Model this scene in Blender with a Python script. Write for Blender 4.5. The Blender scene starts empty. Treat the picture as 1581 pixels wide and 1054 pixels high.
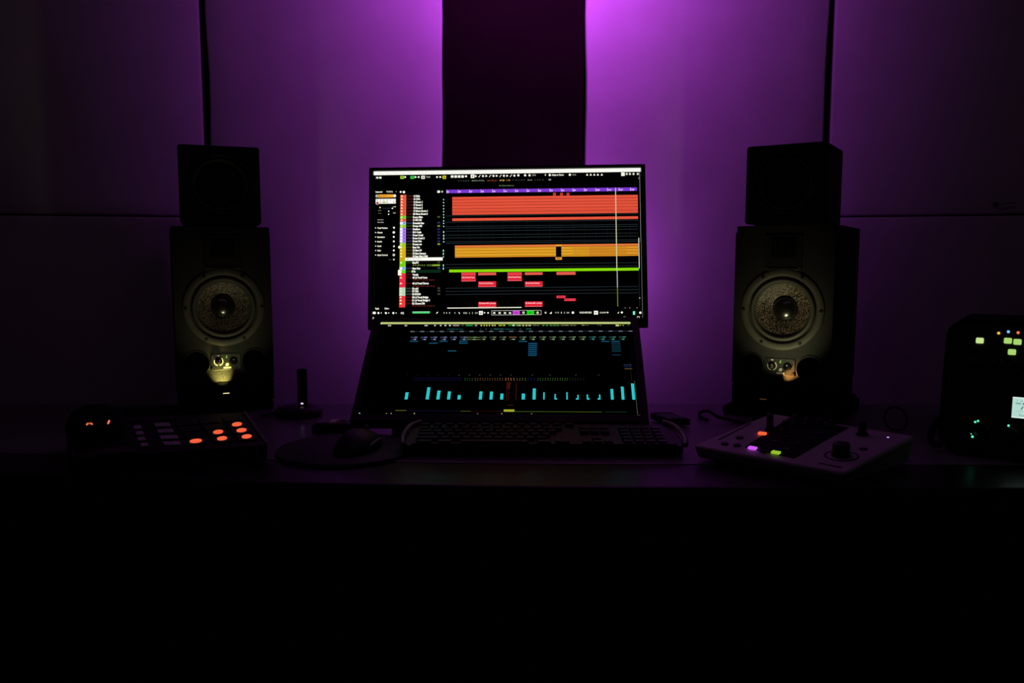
import bpy, bmesh, math, random
from mathutils import Vector, Matrix, Euler
random.seed(7)
R = math.radians
PI = math.pi
scn = bpy.context.scene
C = scn.collection

# ------------------------------------------------------------------ camera
F_PX = 1250.0
PITCH = R(5.8)
CAMZ = 1.075
cam_d = bpy.data.cameras.new('camera')
cam_d.sensor_width = 36.0
cam_d.lens = F_PX * 36.0 / 1581.0
cam_d.clip_start = 0.02
cam = bpy.data.objects.new('camera', cam_d)
C.objects.link(cam)
cam.location = (0, 0, CAMZ)
cam.rotation_euler = (R(90) - PITCH, 0, 0)
scn.camera = cam

# ------------------------------------------------------------------ colour management, world
scn.view_settings.view_transform = 'Standard'
scn.view_settings.look = 'None'
scn.view_settings.exposure = 0.0
scn.view_settings.gamma = 1.0
w = bpy.data.worlds.new('world')
scn.world = w
w.use_nodes = True
w.node_tree.nodes['Background'].inputs[0].default_value = (0.0, 0.0, 0.0, 1)
w.node_tree.nodes['Background'].inputs[1].default_value = 0.0


def lamp(kind, name, loc, rot, energy, color, **kw):
    d = bpy.data.lights.new(name, kind)
    d.energy = energy
    d.color = color
    for k, v in kw.items():
        setattr(d, k, v)
    o = bpy.data.objects.new(name, d)
    o.location = loc
    o.rotation_euler = rot
    C.objects.link(o)
    return o


def aim(loc, target):
    return (Vector(target) - Vector(loc)).to_track_quat('-Z', 'Y').to_euler()


PURPLE = (0.65, 0.10, 1.0)
MAGENTA = (0.67, 0.077, 1.0)
# purple wall lamp hanging in front of the panels, above the frame
WASH = (0.075, 1.71, 1.918)
lamp('AREA', 'wall_wash_light', WASH, (R(90), 0, 0), 4.15, MAGENTA, size=0.10, spread=R(150))
# purple LED bias strip on the back of the monitor, a little stronger at its right end
lamp('AREA', 'monitor_bias_light', (0.0, 1.915, 1.06), (R(90), 0, 0), 0.84, PURPLE, size=0.45, size_y=0.05, shape='RECTANGLE')
lamp('AREA', 'monitor_bias_light', (0.13, 1.93, 1.05), (R(90), 0, 0), 0.31, PURPLE, size=0.06, spread=R(170))
# very dim overhead fill added to lift the whole room, without a fixture
lamp('AREA', 'ambient_fill_light', (0.0, 0.6, 2.5), (R(60), 0, 0), 0.72, (0.95, 0.52, 0.92), size=2.0, size_y=0.6, shape='RECTANGLE')


# ------------------------------------------------------------------ camera-ray helpers (pixel of the photo -> point in the room)
def ray(px, py):
    a = (px - 790.5) / F_PX
    b = (527 - py) / F_PX
    return Vector((a, math.cos(PITCH) + b * math.sin(PITCH), -math.sin(PITCH) + b * math.cos(PITCH)))


CAM = Vector((0, 0, CAMZ))


def onz(px, py, z=0.74):
    r = ray(px, py)
    return CAM + r * ((z - CAMZ) / r.z)


def onplane(px, py, p0, n):
    r = ray(px, py)
    return CAM + r * ((Vector(p0) - CAM).dot(n) / r.dot(n))


# ------------------------------------------------------------------ materials
def lin(c):
    c = c / 255.0
    return c / 12.92 if c <= 0.04045 else ((c + 0.055) / 1.055) ** 2.4


def L3(rgb):
    return tuple(lin(v) for v in rgb)


MATS = {}


def mat(name, rgb, rough=0.5, metal=0.0, spec=0.5, var=0.12, scale=40.0, bump=0.0, bscale=None):
    if name in MATS:
        return MATS[name]
    m = bpy.data.materials.new(name)
    m.use_nodes = True
    nt = m.node_tree
    b = nt.nodes['Principled BSDF']
    tc = nt.nodes.new('ShaderNodeTexCoord')
    nz = nt.nodes.new('ShaderNodeTexNoise')
    nz.inputs['Scale'].default_value = scale
    nz.inputs['Detail'].default_value = 3
    nt.links.new(tc.outputs['Object'], nz.inputs['Vector'])
    cr = nt.nodes.new('ShaderNodeValToRGB')
    c = L3(rgb)
    cr.color_ramp.elements[0].position = 0.3
    cr.color_ramp.elements[1].position = 0.7
    cr.color_ramp.elements[0].color = tuple(v * (1 - var) for v in c) + (1,)
    cr.color_ramp.elements[1].color = tuple(min(1, v * (1 + var)) for v in c) + (1,)
    nt.links.new(nz.outputs['Fac'], cr.inputs[0])
    nt.links.new(cr.outputs[0], b.inputs['Base Color'])
    b.inputs['Roughness'].default_value = rough
    b.inputs['Metallic'].default_value = metal
    b.inputs['Specular IOR Level'].default_value = spec
    if bump:
        n2 = nt.nodes.new('ShaderNodeTexNoise')
        n2.inputs['Scale'].default_value = bscale or scale * 5
        nt.links.new(tc.outputs['Object'], n2.inputs['Vector'])
        bp = nt.nodes.new('ShaderNodeBump')
        bp.inputs['Strength'].default_value = bump
        bp.inputs['Distance'].default_value = 0.002
        nt.links.new(n2.outputs['Fac'], bp.inputs['Height'])
        nt.links.new(bp.outputs[0], b.inputs['Normal'])
    MATS[name] = m
    return m


def emit(rgb, strength=1.0):
    key = 'glow_%02x%02x%02x_%g' % (rgb[0], rgb[1], rgb[2], strength)
    if key in MATS:
        return MATS[key]
    m = bpy.data.materials.new(key)
    m.use_nodes = True
    nt = m.node_tree
    nt.nodes.clear()
    e = nt.nodes.new('ShaderNodeEmission')
    e.inputs[0].default_value = L3(rgb) + (1,)
    e.inputs[1].default_value = strength
    o = nt.nodes.new('ShaderNodeOutputMaterial')
    nt.links.new(e.outputs[0], o.inputs[0])
    MATS[key] = m
    return m


def mesh_cone_mat():
    """woven loudspeaker cone: a fine dotted weave"""
    m = bpy.data.materials.new('woven_cone')
    m.use_nodes = True
    nt = m.node_tree
    b = nt.nodes['Principled BSDF']
    tc = nt.nodes.new('ShaderNodeTexCoord')
    v = nt.nodes.new('ShaderNodeTexVoronoi')
    v.inputs['Scale'].default_value = 620
    nt.links.new(tc.outputs['Object'], v.inputs['Vector'])
    cr = nt.nodes.new('ShaderNodeValToRGB')
    cr.color_ramp.elements[0].position = 0.20
    cr.color_ramp.elements[0].color = (0.80, 0.57, 0.42, 1)
    cr.color_ramp.elements[1].position = 0.36
    cr.color_ramp.elements[1].color = (0.006, 0.006, 0.006, 1)
    nt.links.new(v.outputs['Distance'], cr.inputs[0])
    nt.links.new(cr.outputs[0], b.inputs['Base Color'])
    b.inputs['Roughness'].default_value = 0.35
    bp = nt.nodes.new('ShaderNodeBump')
    bp.inputs['Strength'].default_value = 0.6
    bp.inputs['Distance'].default_value = 0.001
    nt.links.new(v.outputs['Distance'], bp.inputs['Height'])
    nt.links.new(bp.outputs[0], b.inputs['Normal'])
    return m


M_PANEL = mat('pale_panel_fabric', (205, 200, 205), 0.9, spec=0.2, var=0.05, scale=9, bump=0.25, bscale=500)
M_DARKPANEL = mat('burgundy_panel_fabric', (22, 10, 12), 0.95, spec=0.1, var=0.2, scale=6, bump=0.3, bscale=400)
M_ROOM = mat('dark_wall_paint', (40, 38, 42), 0.9, spec=0.2, var=0.05, scale=3)
M_FLOOR = mat('dark_carpet', (22, 20, 22), 0.95, spec=0.1, var=0.3, scale=200, bump=0.5)
M_DESK = mat('satin_desk_top', (112, 104, 112), 0.32, spec=0.5, var=0.05, scale=12)
M_DESKEDGE = mat('dark_wood_edge', (24, 20, 21), 0.33, spec=0.3, var=0.2, scale=25)
M_DARKWOOD = mat('black_desk_board', (10, 9, 10), 0.7, spec=0.2)
M_BLACK = mat('black_plastic', (14, 14, 14), 0.5, spec=0.4)
M_MATT = mat('matt_black', (9, 9, 9), 0.85, spec=0.15)
M_CAB = mat('black_vinyl_cabinet', (19, 18, 16), 0.62, spec=0.35, scale=60, bump=0.35, bscale=900)
M_RUBBER = mat('grey_rubber', (62, 60, 55), 0.55, spec=0.35)
M_RING = mat('grey_cast_frame', (64, 62, 56), 0.6, spec=0.35)
M_HOLE = mat('dark_recess', (4, 4, 4), 0.9, spec=0.05)
M_CAP = mat('dust_cap_paper', (18, 17, 15), 0.24, spec=0.8)
M_CONE = mesh_cone_mat()
M_PRINT = mat('white_print', (235, 232, 215), 0.6, spec=0.3, var=0.02)
M_STEEL = mat('dull_steel', (120, 118, 120), 0.35, metal=0.9, var=0.05)
M_SILVER = mat('silver_plastic', (120, 116, 125), 0.35, spec=0.5)
M_MIXER = mat('pale_grey_plastic', (168, 160, 166), 0.5, spec=0.4, var=0.04)
M_GLASS = mat('black_screen_glass', (2, 2, 2), 0.6, spec=0.0, var=0.0)
M_FOAM = mat('black_foam', (9, 9, 9), 0.98, spec=0.05, scale=90, bump=0.8, bscale=400)
M_PAD = mat('dark_rubber_pad', (44, 40, 46), 0.6, spec=0.3)
M_KEY = mat('keycap_black', (26, 25, 28), 0.5, spec=0.4)
M_CABLE = mat('black_cable_rubber', (12, 11, 12), 0.5, spec=0.4)
M_WHITE = mat('pale_plastic', (190, 185, 195), 0.5, spec=0.4)


# ------------------------------------------------------------------ mesh builder
class MB:
    """collects shapes, each with a material, and links them as one mesh object"""

    def __init__(self):
        self.bm = bmesh.new()
        self.mats = []

    def mi(self, m):
        if m not in self.mats:
            self.mats.append(m)
        return self.mats.index(m)

    def _add(self, tmp, m, M=None, smooth=False):
        i = self.mi(m)
        if M is not None:
            tmp.transform(M)
        for f in tmp.faces:
            f.material_index = i
            f.smooth = smooth
        me = bpy.data.meshes.new('tmp')
        tmp.to_mesh(me)
        tmp.free()
        self.bm.from_mesh(me)
        bpy.data.meshes.remove(me)
        return self

    def box(self, c, s, m, bev=0.0, seg=2, M=None, smooth=False):
        t = bmesh.new()
        bmesh.ops.create_cube(t, size=1.0)
        t.transform(Matrix.Translation(c) @ Matrix.Diagonal((s[0], s[1], s[2], 1)))
        if bev:
            bmesh.ops.bevel(t, geom=t.edges[:], offset=bev, segments=seg, profile=0.5, affect='EDGES')
        return self._add(t, m, M, smooth)

    def lathe(self, prof, m, M=None, n=48, smooth=True, cap0=False, cap1=False):
        """profile of (radius, height) turned about local z"""
        t = bmesh.new()
        rings = []
        for r, z in prof:
            if r < 1e-6:
                rings.append([t.verts.new((0, 0, z))])
            else:
                rings.append([t.verts.new((r * math.cos(2 * PI * k / n), r * math.sin(2 * PI * k / n), z)) for k in range(n)])
        for a, b in zip(rings, rings[1:]):
            for k in range(n):
                k2 = (k + 1) % n
                if len(a) == 1 and len(b) == 1:
                    continue
                if len(a) == 1:
                    t.faces.new((a[0], b[k], b[k2]))
                elif len(b) == 1:
                    t.faces.new((a[k], b[0], a[k2]))
                else:
                    t.faces.new((a[k], b[k], b[k2], a[k2]))
        if cap0 and len(rings[0]) > 1:
            t.faces.new(rings[0])
        if cap1 and len(rings[-1]) > 1:
            t.faces.new(rings[-1])
        bmesh.ops.recalc_face_normals(t, faces=t.faces[:])
        return self._add(t, m, M, smooth)

    def cyl(self, c, r, h, m, M=None, n=32, r2=None, bev=0.0):
        r2 = r if r2 is None else r2
        b = bev
        prof = [(0, -h / 2), (r - b, -h / 2), (r, -h / 2 + b), (r2, h / 2 - b), (r2 - b, h / 2), (0, h / 2)] if b else \
            [(0, -h / 2), (r, -h / 2), (r, -h / 2), (r2, h / 2), (r2, h / 2), (0, h / 2)]
        T = Matrix.Translation(c)
        return self.lathe(prof, m, (M @ T) if M is not None else T, n, smooth=False)

    def prism(self, pts, z0, z1, m, M=None, bev=0.0):
        t = bmesh.new()
        vs = [t.verts.new((x, y, z0)) for x, y in pts]
        f = t.faces.new(vs)
        r = bmesh.ops.extrude_face_region(t, geom=[f])
        bmesh.ops.translate(t, verts=[e for e in r['geom'] if isinstance(e, bmesh.types.BMVert)], vec=(0, 0, z1 - z0))
        bmesh.ops.recalc_face_normals(t, faces=t.faces[:])
        if bev:
            bmesh.ops.bevel(t, geom=t.edges[:], offset=bev, segments=2, profile=0.5, affect='EDGES')
        return self._add(t, m, M)

    def hexa(self, b4, t4, m, bev=0.0):
        """solid from four bottom and four top corners"""
        t = bmesh.new()
        vb = [t.verts.new(p) for p in b4]
        vt = [t.verts.new(p) for p in t4]
        t.faces.new(vb[::-1])
        t.faces.new(vt)
        for k in range(4):
            t.faces.new((vb[k], vb[(k + 1) % 4], vt[(k + 1) % 4], vt[k]))
        bmesh.ops.recalc_face_normals(t, faces=t.faces[:])
        if bev:
            bmesh.ops.bevel(t, geom=t.edges[:], offset=bev, segments=3, profile=0.5, affect='EDGES')
        return self._add(t, m)

    def tube(self, pts, r, m, n=10, M=None, closed=False):
        t = bmesh.new()
        P = [Vector(p) for p in pts]
        # Catmull-Rom refine
        Q = []
        N = len(P)
        rng = range(N if closed else N - 1)
        for i in rng:
            p0 = P[(i - 1) % N] if closed or i > 0 else P[i]
            p1 = P[i]
            p2 = P[(i + 1) % N]
            p3 = P[(i + 2) % N] if closed or i + 2 < N else P[i + 1]
            for k in range(8):
                u = k / 8
                Q.append(0.5 * ((2 * p1) + (-p0 + p2) * u + (2 * p0 - 5 * p1 + 4 * p2 - p3) * u * u + (-p0 + 3 * p1 - 3 * p2 + p3) * u ** 3))
        if not closed:
            Q.append(P[-1])
        rings = []
        K = len(Q)
        for i, q in enumerate(Q):
            d = (Q[(i + 1) % K] - Q[i - 1]) if closed else (Q[min(i + 1, K - 1)] - Q[max(i - 1, 0)])
            d.normalize()
            a = d.cross(Vector((0, 0, 1)))
            if a.length < 1e-3:
                a = d.cross(Vector((1, 0, 0)))
            a.normalize()
            b = d.cross(a)
            rings.append([t.verts.new(q + a * r * math.cos(2 * PI * k / n) + b * r * math.sin(2 * PI * k / n)) for k in range(n)])
        prs = list(zip(rings, rings[1:]))
        if closed:
            prs.append((rings[-1], rings[0]))
        for a, b in prs:
            for k in range(n):
                t.faces.new((a[k], a[(k + 1) % n], b[(k + 1) % n], b[k]))
        if not closed:
            t.faces.new(rings[0])
            t.faces.new(rings[-1][::-1])
        bmesh.ops.recalc_face_normals(t, faces=t.faces[:])
        return self._add(t, m, M, True)

    def poly(self, pts, m, M=None):
        t = bmesh.new()
        t.faces.new([t.verts.new(p) for p in pts])
        return self._add(t, m, M)

    def plate_with_holes(self, outline, holes, y0, y1, m, n=64, M=None):
        """plate in the local xz plane between y0 (front) and y1, with round holes (x, z, r)"""
        t = bmesh.new()
        edges = []
        loops = [outline] + [[(hx + hr * math.cos(2 * PI * k / n), hz + hr * math.sin(2 * PI * k / n)) for k in range(n)] for hx, hz, hr in holes]
        for lp in loops:
            vs = [t.verts.new((x, y0, z)) for x, z in lp]
            for k in range(len(vs)):
                edges.append(t.edges.new((vs[k], vs[(k + 1) % len(vs)])))
        bmesh.ops.triangle_fill(t, use_beauty=True, use_dissolve=False, edges=edges, normal=(0, -1, 0))
        r = bmesh.ops.extrude_face_region(t, geom=t.faces[:])
        bmesh.ops.translate(t, verts=[e for e in r['geom'] if isinstance(e, bmesh.types.BMVert)], vec=(0, y1 - y0, 0))
        bmesh.ops.recalc_face_normals(t, faces=t.faces[:])
        return self._add(t, m, M)

    def text(self, s, m, M, h, width=None, bold=0.02):
        """lettering of cap height h starting at the origin of M, in M's xy plane"""
        cu = bpy.data.curves.new('t', 'FONT')
        cu.body = s
        cu.size = 1.0
        cu.offset = bold
        cu.resolution_u = 2
        o = bpy.data.objects.new('t', cu)
        C.objects.link(o)
        dg = bpy.context.evaluated_depsgraph_get()
        me = bpy.data.meshes.new_from_object(o.evaluated_get(dg))
        bpy.data.objects.remove(o)
        bpy.data.curves.remove(cu)
        if not me.vertices:
            return self
        t = bmesh.new()
        t.from_mesh(me)
        bpy.data.meshes.remove(me)
        x0 = min(v.co.x for v in t.verts)
        x1 = max(v.co.x for v in t.verts)
        k = h / 0.70
        kx = (width / (x1 - x0)) if width else k
        t.transform(M @ Matrix.Diagonal((kx, k, 1, 1)) @ Matrix.Translation((-x0, 0, 0)))
        return self._add(t, m)

    def build(self, name, parent=None, loc=None, rot=None, label=None, pm=None):
        me = bpy.data.meshes.new(name)
        self.bm.to_mesh(me)
        self.bm.free()
        for m in self.mats:
            me.materials.append(m)
        o = bpy.data.objects.new(name, me)
        C.objects.link(o)
        if parent:
            o.parent = parent
        if loc is not None:
            o.location = loc
        if rot is not None:
            o.rotation_euler = rot
        if label:
            o['label'] = label
        return o


def tag(o, label=None, cat=None, group=None, kind=None):
    if label:
        o['label'] = label
    if cat:
        o['category'] = cat
    if group:
        o['group'] = group
    if kind:
        o['kind'] = kind
    return o


def thing(name, label, cat, loc=(0, 0, 0), rot=(0, 0, 0), group=None):
    o = bpy.data.objects.new(name, None)
    o.empty_display_size = 0.05
    o.location = loc
    o.rotation_euler = rot
    C.objects.link(o)
    return tag(o, label, cat, group)


def copy_tree(o, parent=None):
    c = o.copy()
    C.objects.link(c)
    c.parent = parent
    for ch in [x for x in bpy.data.objects if x.parent == o]:
        copy_tree(ch, c)
    return c


FRONT = Matrix.Rotation(R(90), 4, 'X')      # local z of a lathe -> -y (towards the viewer)

# ------------------------------------------------------------------ room
DZ = 0.74
XL, XR, YB, YF, ZC = -2.05, 2.1, 2.2, -1.6, 2.6
tag(MB().box(((XL + XR) / 2, (YB + YF) / 2, -0.05), (XR - XL + .2, YB - YF + .2, 0.1), M_FLOOR).build('floor'), kind='structure')
tag(MB().box(((XL + XR) / 2, (YB + YF) / 2, ZC + .05), (XR - XL + .2, YB - YF + .2, 0.1), M_ROOM).build('ceiling'), kind='structure')
tag(MB().box(((XL + XR) / 2, YB + .05, ZC / 2), (XR - XL + .2, .1, ZC), M_ROOM).build('wall_back'), kind='structure')
tag(MB().box(((XL + XR) / 2, YF - .05, ZC / 2), (XR - XL + .2, .1, ZC), M_ROOM).build('wall_front'), kind='structure')
tag(MB().box((XL - .05, (YB + YF) / 2, ZC / 2), (.1, YB - YF, ZC), M_ROOM).build('wall_left'), kind='structure')
tag(MB().box((XR + .05, (YB + YF) / 2, ZC / 2), (.1, YB - YF, ZC), M_ROOM).build('wall_right'), kind='structure')


def panel(name, x0, x1, z0, z1, label, m=M_PANEL, y=2.12, th=0.055, wav=0.0, pivot=None, ang=0.0, sag=0.0):
    """fabric-wrapped panel: softly bevelled slab with slightly uneven side edges"""
    t = bmesh.new()
    nz = 28
    nx = 10
    W = x1 - x0
    grid = []
    for j in range(nz + 1):
        z = z0 + (z1 - z0) * j / nz
        row = []
        wl = wav * math.sin(z * 9.0 + x0 * 7) + wav * 0.6 * math.sin(z * 21 + 1)
        wr = wav * math.sin(z * 8.0 + x1 * 5 + 2) + wav * 0.6 * math.sin(z * 19)
        for i in range(nx + 1):
            u = i / nx
            x = x0 + wl * (1 - u) + (W) * u + wr * u
            row.append(t.verts.new((x, y, z)))
        grid.append(row)
    faces = []
    for j in range(nz):
        for i in range(nx):
            faces.append(t.faces.new((grid[j][i], grid[j][i + 1], grid[j + 1][i + 1], grid[j + 1][i])))
    r = bmesh.ops.extrude_face_region(t, geom=faces)
    bmesh.ops.translate(t, verts=[e for e in r['geom'] if isinstance(e, bmesh.types.BMVert)], vec=(0, th, 0))
    bmesh.ops.recalc_face_normals(t, faces=t.faces[:])
    t.normal_update()
    be = [e for e in t.edges if len(e.link_faces) == 2 and e.link_faces[0].normal.angle(e.link_faces[1].normal, 0) > 1.2]
    bmesh.ops.bevel(t, geom=be, offset=0.006, segments=3, profile=0.5, affect='EDGES')
    b = MB()
    M = None
    if pivot is not None:
        M = Matrix.Translation((pivot, y, 0)) @ Matrix.Rotation(ang, 4, 'Z') @ Matrix.Translation((-pivot, -y, 0))
    b._add(t, m, M, True)
    o = b.build(name)
    return tag(o, label, 'acoustic panel', 'fabric panels on the wall behind the desk')


ZT = 2.35
panel('acoustic_panel', -0.776, -0.180, 0.30, ZT, 'tall pale fabric wall panel left of the burgundy strip', wav=0.0022)
panel('acoustic_panel', 0.1895, 0.802, 0.30, ZT, 'tall pale fabric wall panel right of the burgundy strip', wav=0.0022)
panel('acoustic_panel', -0.176, 0.1855, 0.30, ZT, 'dark burgundy fabric panel standing behind the monitor', m=M_DARKPANEL, y=2.135, th=.04, wav=0.0)
SEAM = 1.1845
AL = R(13)
PLX = -0.792
PRX = 0.817
panel('acoustic_panel', PLX - 0.95, PLX, SEAM + 0.002, ZT, 'upper pale fabric panel at the far left above the seam', pivot=PLX, ang=AL)
panel('acoustic_panel', PLX - 0.95, PLX, 0.30, SEAM - 0.002, 'lower pale fabric panel behind the pad controller at the far left', pivot=PLX, ang=AL)
panel('acoustic_panel', PRX, PRX + 0.95, SEAM + 0.002, ZT, 'upper pale fabric panel at the far right above the seam', pivot=PRX, ang=-AL)
panel('acoustic_panel', PRX, PRX + 0.95, 0.30, SEAM - 0.002, 'lower pale fabric panel behind the lit amplifier at the far right', pivot=PRX, ang=-AL)

# small hook on the far-right upper panel
nR = Vector((-math.sin(AL), -math.cos(AL), 0))
hp = onplane(1536, 315, (PRX, 2.12, 0), nR) + nR * 0.002
hk = MB().cyl((0, 0, 0.003), 0.005, 0.006, M_STEEL, M=FRONT).tube([(0, -.006, 0), (.006, -.012, -.002), (.03, -.012, .001), (.042, -.008, .001)], 0.0012, M_STEEL)
tag(hk.build('wall_hook', loc=hp, rot=(0, 0, -AL)), 'tiny metal hook pinned to the far right upper panel', 'hook')

# lamp hanging from the ceiling above the desk (outside the frame)
tk = thing('pendant_lamp', 'black pendant wash lamp hanging above the desk and facing the wall panels', 'light', (WASH[0], WASH[1] - 0.03, 2.6))
MB().cyl((0, 0, -0.012), 0.05, 0.02, M_BLACK, bev=.003).cyl((0, 0, -0.33), 0.006, 0.62, M_BLACK).build('stem', tk)
MB().box((0, 0, WASH[2] - 2.6), (0.16, 0.045, 0.13), M_BLACK, bev=.006).build('housing', tk)

# ------------------------------------------------------------------ desk
desk = thing('desk', 'wide satin studio desk carrying the screens and speakers', 'desk', (0, 0, 0))
front = [(-1.75, 1.262), (-1.2, 1.258), (-0.8, 1.244), (-0.4, 1.20), (0, 1.176), (0.4, 1.168), (0.8, 1.166), (1.3, 1.168), (1.75, 1.17)]
inner = [(x, y + 0.135) for x, y in front]
top = inner + [(1.75, 1.86), (-1.75, 1.86)]
MB().prism(top, DZ - 0.03, DZ, M_DESK, bev=0.0015).build('desk_top', desk)
MB().prism(front + [(x, y - 0.001) for x, y in inner[::-1]], DZ - 0.036, DZ - 0.001, M_DESKEDGE, bev=0.004).build('front_rail', desk, label='dark wooden front rail')
MB().box((-1.70, 1.56, 0.352), (0.04, 0.55, 0.704), M_DARKWOOD, bev=.002).build('side_panel', desk)
MB().box((1.70, 1.56, 0.352), (0.04, 0.55, 0.704), M_DARKWOOD, bev=.002).build('side_panel', desk)
MB().box((0, 1.83, 0.352), (3.36, 0.02, 0.704), M_DARKWOOD, bev=.002).build('dark_blocking_panel', desk)  # unseen panel added to keep the space under the desk black


# ------------------------------------------------------------------ screens
def homography(src, dst):
    # solve 8 unknowns, src -> dst
    A = []
    B = []
    for (x, y), (u, v) in zip(src, dst):
        A.append([x, y, 1, 0, 0, 0, -u * x, -u * y]); B.append(u)
        A.append([0, 0, 0, x, y, 1, -v * x, -v * y]); B.append(v)
    n = 8
    for i in range(n):
        p = max(range(i, n), key=lambda r: abs(A[r][i]))
        A[i], A[p] = A[p], A[i]
        B[i], B[p] = B[p], B[i]
        for r in range(n):
            if r != i:
                k = A[r][i] / A[i][i]
                for c in range(i, n):
                    A[r][c] -= k * A[i][c]
                B[r] -= k * B[i]
    h = [B[i] / A[i][i] for i in range(n)]

    def f(x, y):
        w_ = h[6] * x + h[7] * y + 1
        return ((h[0] * x + h[1] * y + h[2]) / w_, (h[3] * x + h[4] * y + h[5]) / w_)
    return f


class Display:
    """what a screen shows: flat lit shapes in the plane of the panel (local x right, z up, facing -y)"""

    def __init__(self, corners, W, H, gain=1.0):
        self.f = homography(corners, [(-W / 2, H / 2), (W / 2, H / 2), (W / 2, -H / 2), (-W / 2, -H / 2)])
        self.b = MB()
        self.W, self.H, self.g = W, H, gain
        self.lay = 0

    def y(self, lv):
        return -0.00015 - 0.00012 * lv

    def rect(self, x0, y0, x1, y1, rgb, lv=1, g=None):
        u0, v0 = self.f(x0, y0)
        _, v1 = self.f(x0, y1)
        u1, _ = self.f(x1, y1)
        u0b, _ = self.f(x0, y1)
        u0 = u0b
        yy = self.y(lv)
        self.b.poly([(u0, yy, v1), (u1, yy, v1), (u1, yy, v0), (u0, yy, v0)], emit(rgb, g or self.g))

    def disc(self, x, y, r, rgb, lv=2):
        u, v = self.f(x, y)
        k = self.W / 415
        yy = self.y(lv)
        self.b.poly([(u + r * k * math.cos(a * PI / 6), yy, v + r * k * math.sin(a * PI / 6)) for a in range(12)], emit(rgb, self.g))

    def tri(self, pts, rgb, lv=2):
        yy = self.y(lv)
        P = [self.f(*p) for p in pts]
        ar = sum(P[i][0] * P[(i + 1) % len(P)][1] - P[(i + 1) % len(P)][0] * P[i][1] for i in range(len(P)))
        if ar < 0:
            P = P[::-1]
        self.b.poly([(u, yy, v) for u, v in P], emit(rgb, self.g))

    def text(self, s, x, y, h, x1, rgb, lv=2, bold=0.03):
        """x, y = left end and vertical middle in the photo, h = cap height in px, x1 = right end"""
        k = self.W / 415
        u, v = self.f(x, y)
        u1, _ = self.f(x1, y)
        Mx = Matrix.Translation((u, self.y(lv), v - h * k / 2)) @ FRONT
        self.b.text(s, emit(rgb, self.g), Mx, h * k, u1 - u, bold)


WHT = (250, 255, 235)
GRY = (120, 125, 115)


def dashes(D, x0, x1, y, h, rgb, n, duty=0.6, lv=1, jit=0.5):
    st = (x1 - x0) / n
    for k in range(n):
        a = x0 + k * st + random.random() * st * (1 - duty) * jit
        D.rect(a, y - h / 2, a + st * duty * (0.7 + 0.3 * random.random()), y + h / 2, rgb, lv)


# ---- upper monitor
MC, MROT = Vector((-0.0109, 1.8120, 1.1092)), (R(-10.43), R(-0.6), R(-1.35))
MBASE = Vector((MC.x, 1.80, DZ))
mon = thing('monitor', 'large widescreen monitor showing a music arrangement, behind the tilted touchscreen', 'monitor', MBASE)
ML = MC - MBASE
mb = MB()
mb.plate_with_holes([(-0.3065, -0.187), (0.3065, -0.187), (0.3065, 0.1745), (-0.3065, 0.1745)], [], 0.0, 0.022, M_BLACK)
mb.box((0, 0.038, -0.01), (0.40, 0.035, 0.22), M_BLACK, bev=.01)
mb.build('housing', mon, ML, MROT)
bz = MB()
t_ = 0.004
bz.box((0, -0.003, 0.1715), (0.616, 0.008, 0.007), M_BLACK, bev=.0015)
bz.box((0, -0.003, -0.1795), (0.616, 0.008, 0.022), M_BLACK, bev=.0015)
bz.box((-0.3040, -0.003, -0.004), (0.0085, 0.008, 0.352), M_BLACK, bev=.0015)
bz.box((0.3040, -0.003, -0.004), (0.0085, 0.008, 0.352), M_BLACK, bev=.0015)
bz.build('bezel', mon, ML, MROT)
st = MB()
st.box((0, 0.035, 0.0065), (0.26, 0.045, 0.012), M_BLACK, bev=.003)
st.box((0, -0.01, 0.0065), (0.12, 0.12, 0.012), M_BLACK, bev=.003)
st.box((0, 0.060, 0.18), (0.06, 0.018, 0.345), M_BLACK, bev=.004)
st.build('stand', mon)

D = Display([(577, 264.5), (990, 259.5), (993, 489.5), (575, 494.5)], 0.598, 0.336)
D.b.box((0, 0.001, 0), (0.598, 0.002, 0.336), M_GLASS)
RO, RED, SAL = (228, 84, 60), (222, 38, 58), (228, 92, 76)
YEL, ORG, GRN, PUR = (228, 170, 38), (222, 112, 44), (136, 218, 12), (124, 58, 208)
# menu bar and toolbar
D.rect(577, 264.7, 990, 270.4, (255, 255, 246))
for k, s in enumerate(['File', 'Edit', 'Project', 'Audio', 'MIDI', 'Scoring', 'Media', 'Transport', 'Studio', 'Workspaces', 'Window', 'Hub', 'Help']):
    xx = 584 + k * 11.5
    D.text(s, xx, 267.4 - k * .13, 1.6, xx + 7.5, (190, 190, 176), bold=0)
D.rect(579, 272, 590, 276.6, (46, 48, 46))
D.rect(581, 273, 584, 275.6, WHT, 2)
D.rect(585.5, 273, 589, 275.6, WHT, 2)
for x, c in ((618.4, (160, 205, 40)), (634.2, (30, 210, 70)), (651, (235, 240, 225)), (684, (205, 190, 40))):
    D.rect(x, 271.2 + (x < 640) * .3, x + 5.6, 276.2, c)
    D.disc(x + 2.8, 273.8, 1.2, (70, 95, 30), 3)
D.text('Touch', 658.5, 273, 2.6, 665, (190, 195, 180))
for x in (626, 642, 647, 675.5, 680.5):
    D.disc(x, 273.4, 1.5, WHT)
for k in range(4):
    D.rect(697 + k * 5.4, 270.8, 701 + k * 5.4, 274.4, WHT)
D.disc(720.5, 272.2, 1.7, WHT)
D.rect(727.8, 269.4, 733.4, 275, (245, 248, 225))
D.disc(730.5, 272.2, 1.0, (20, 20, 20), 3)
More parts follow.
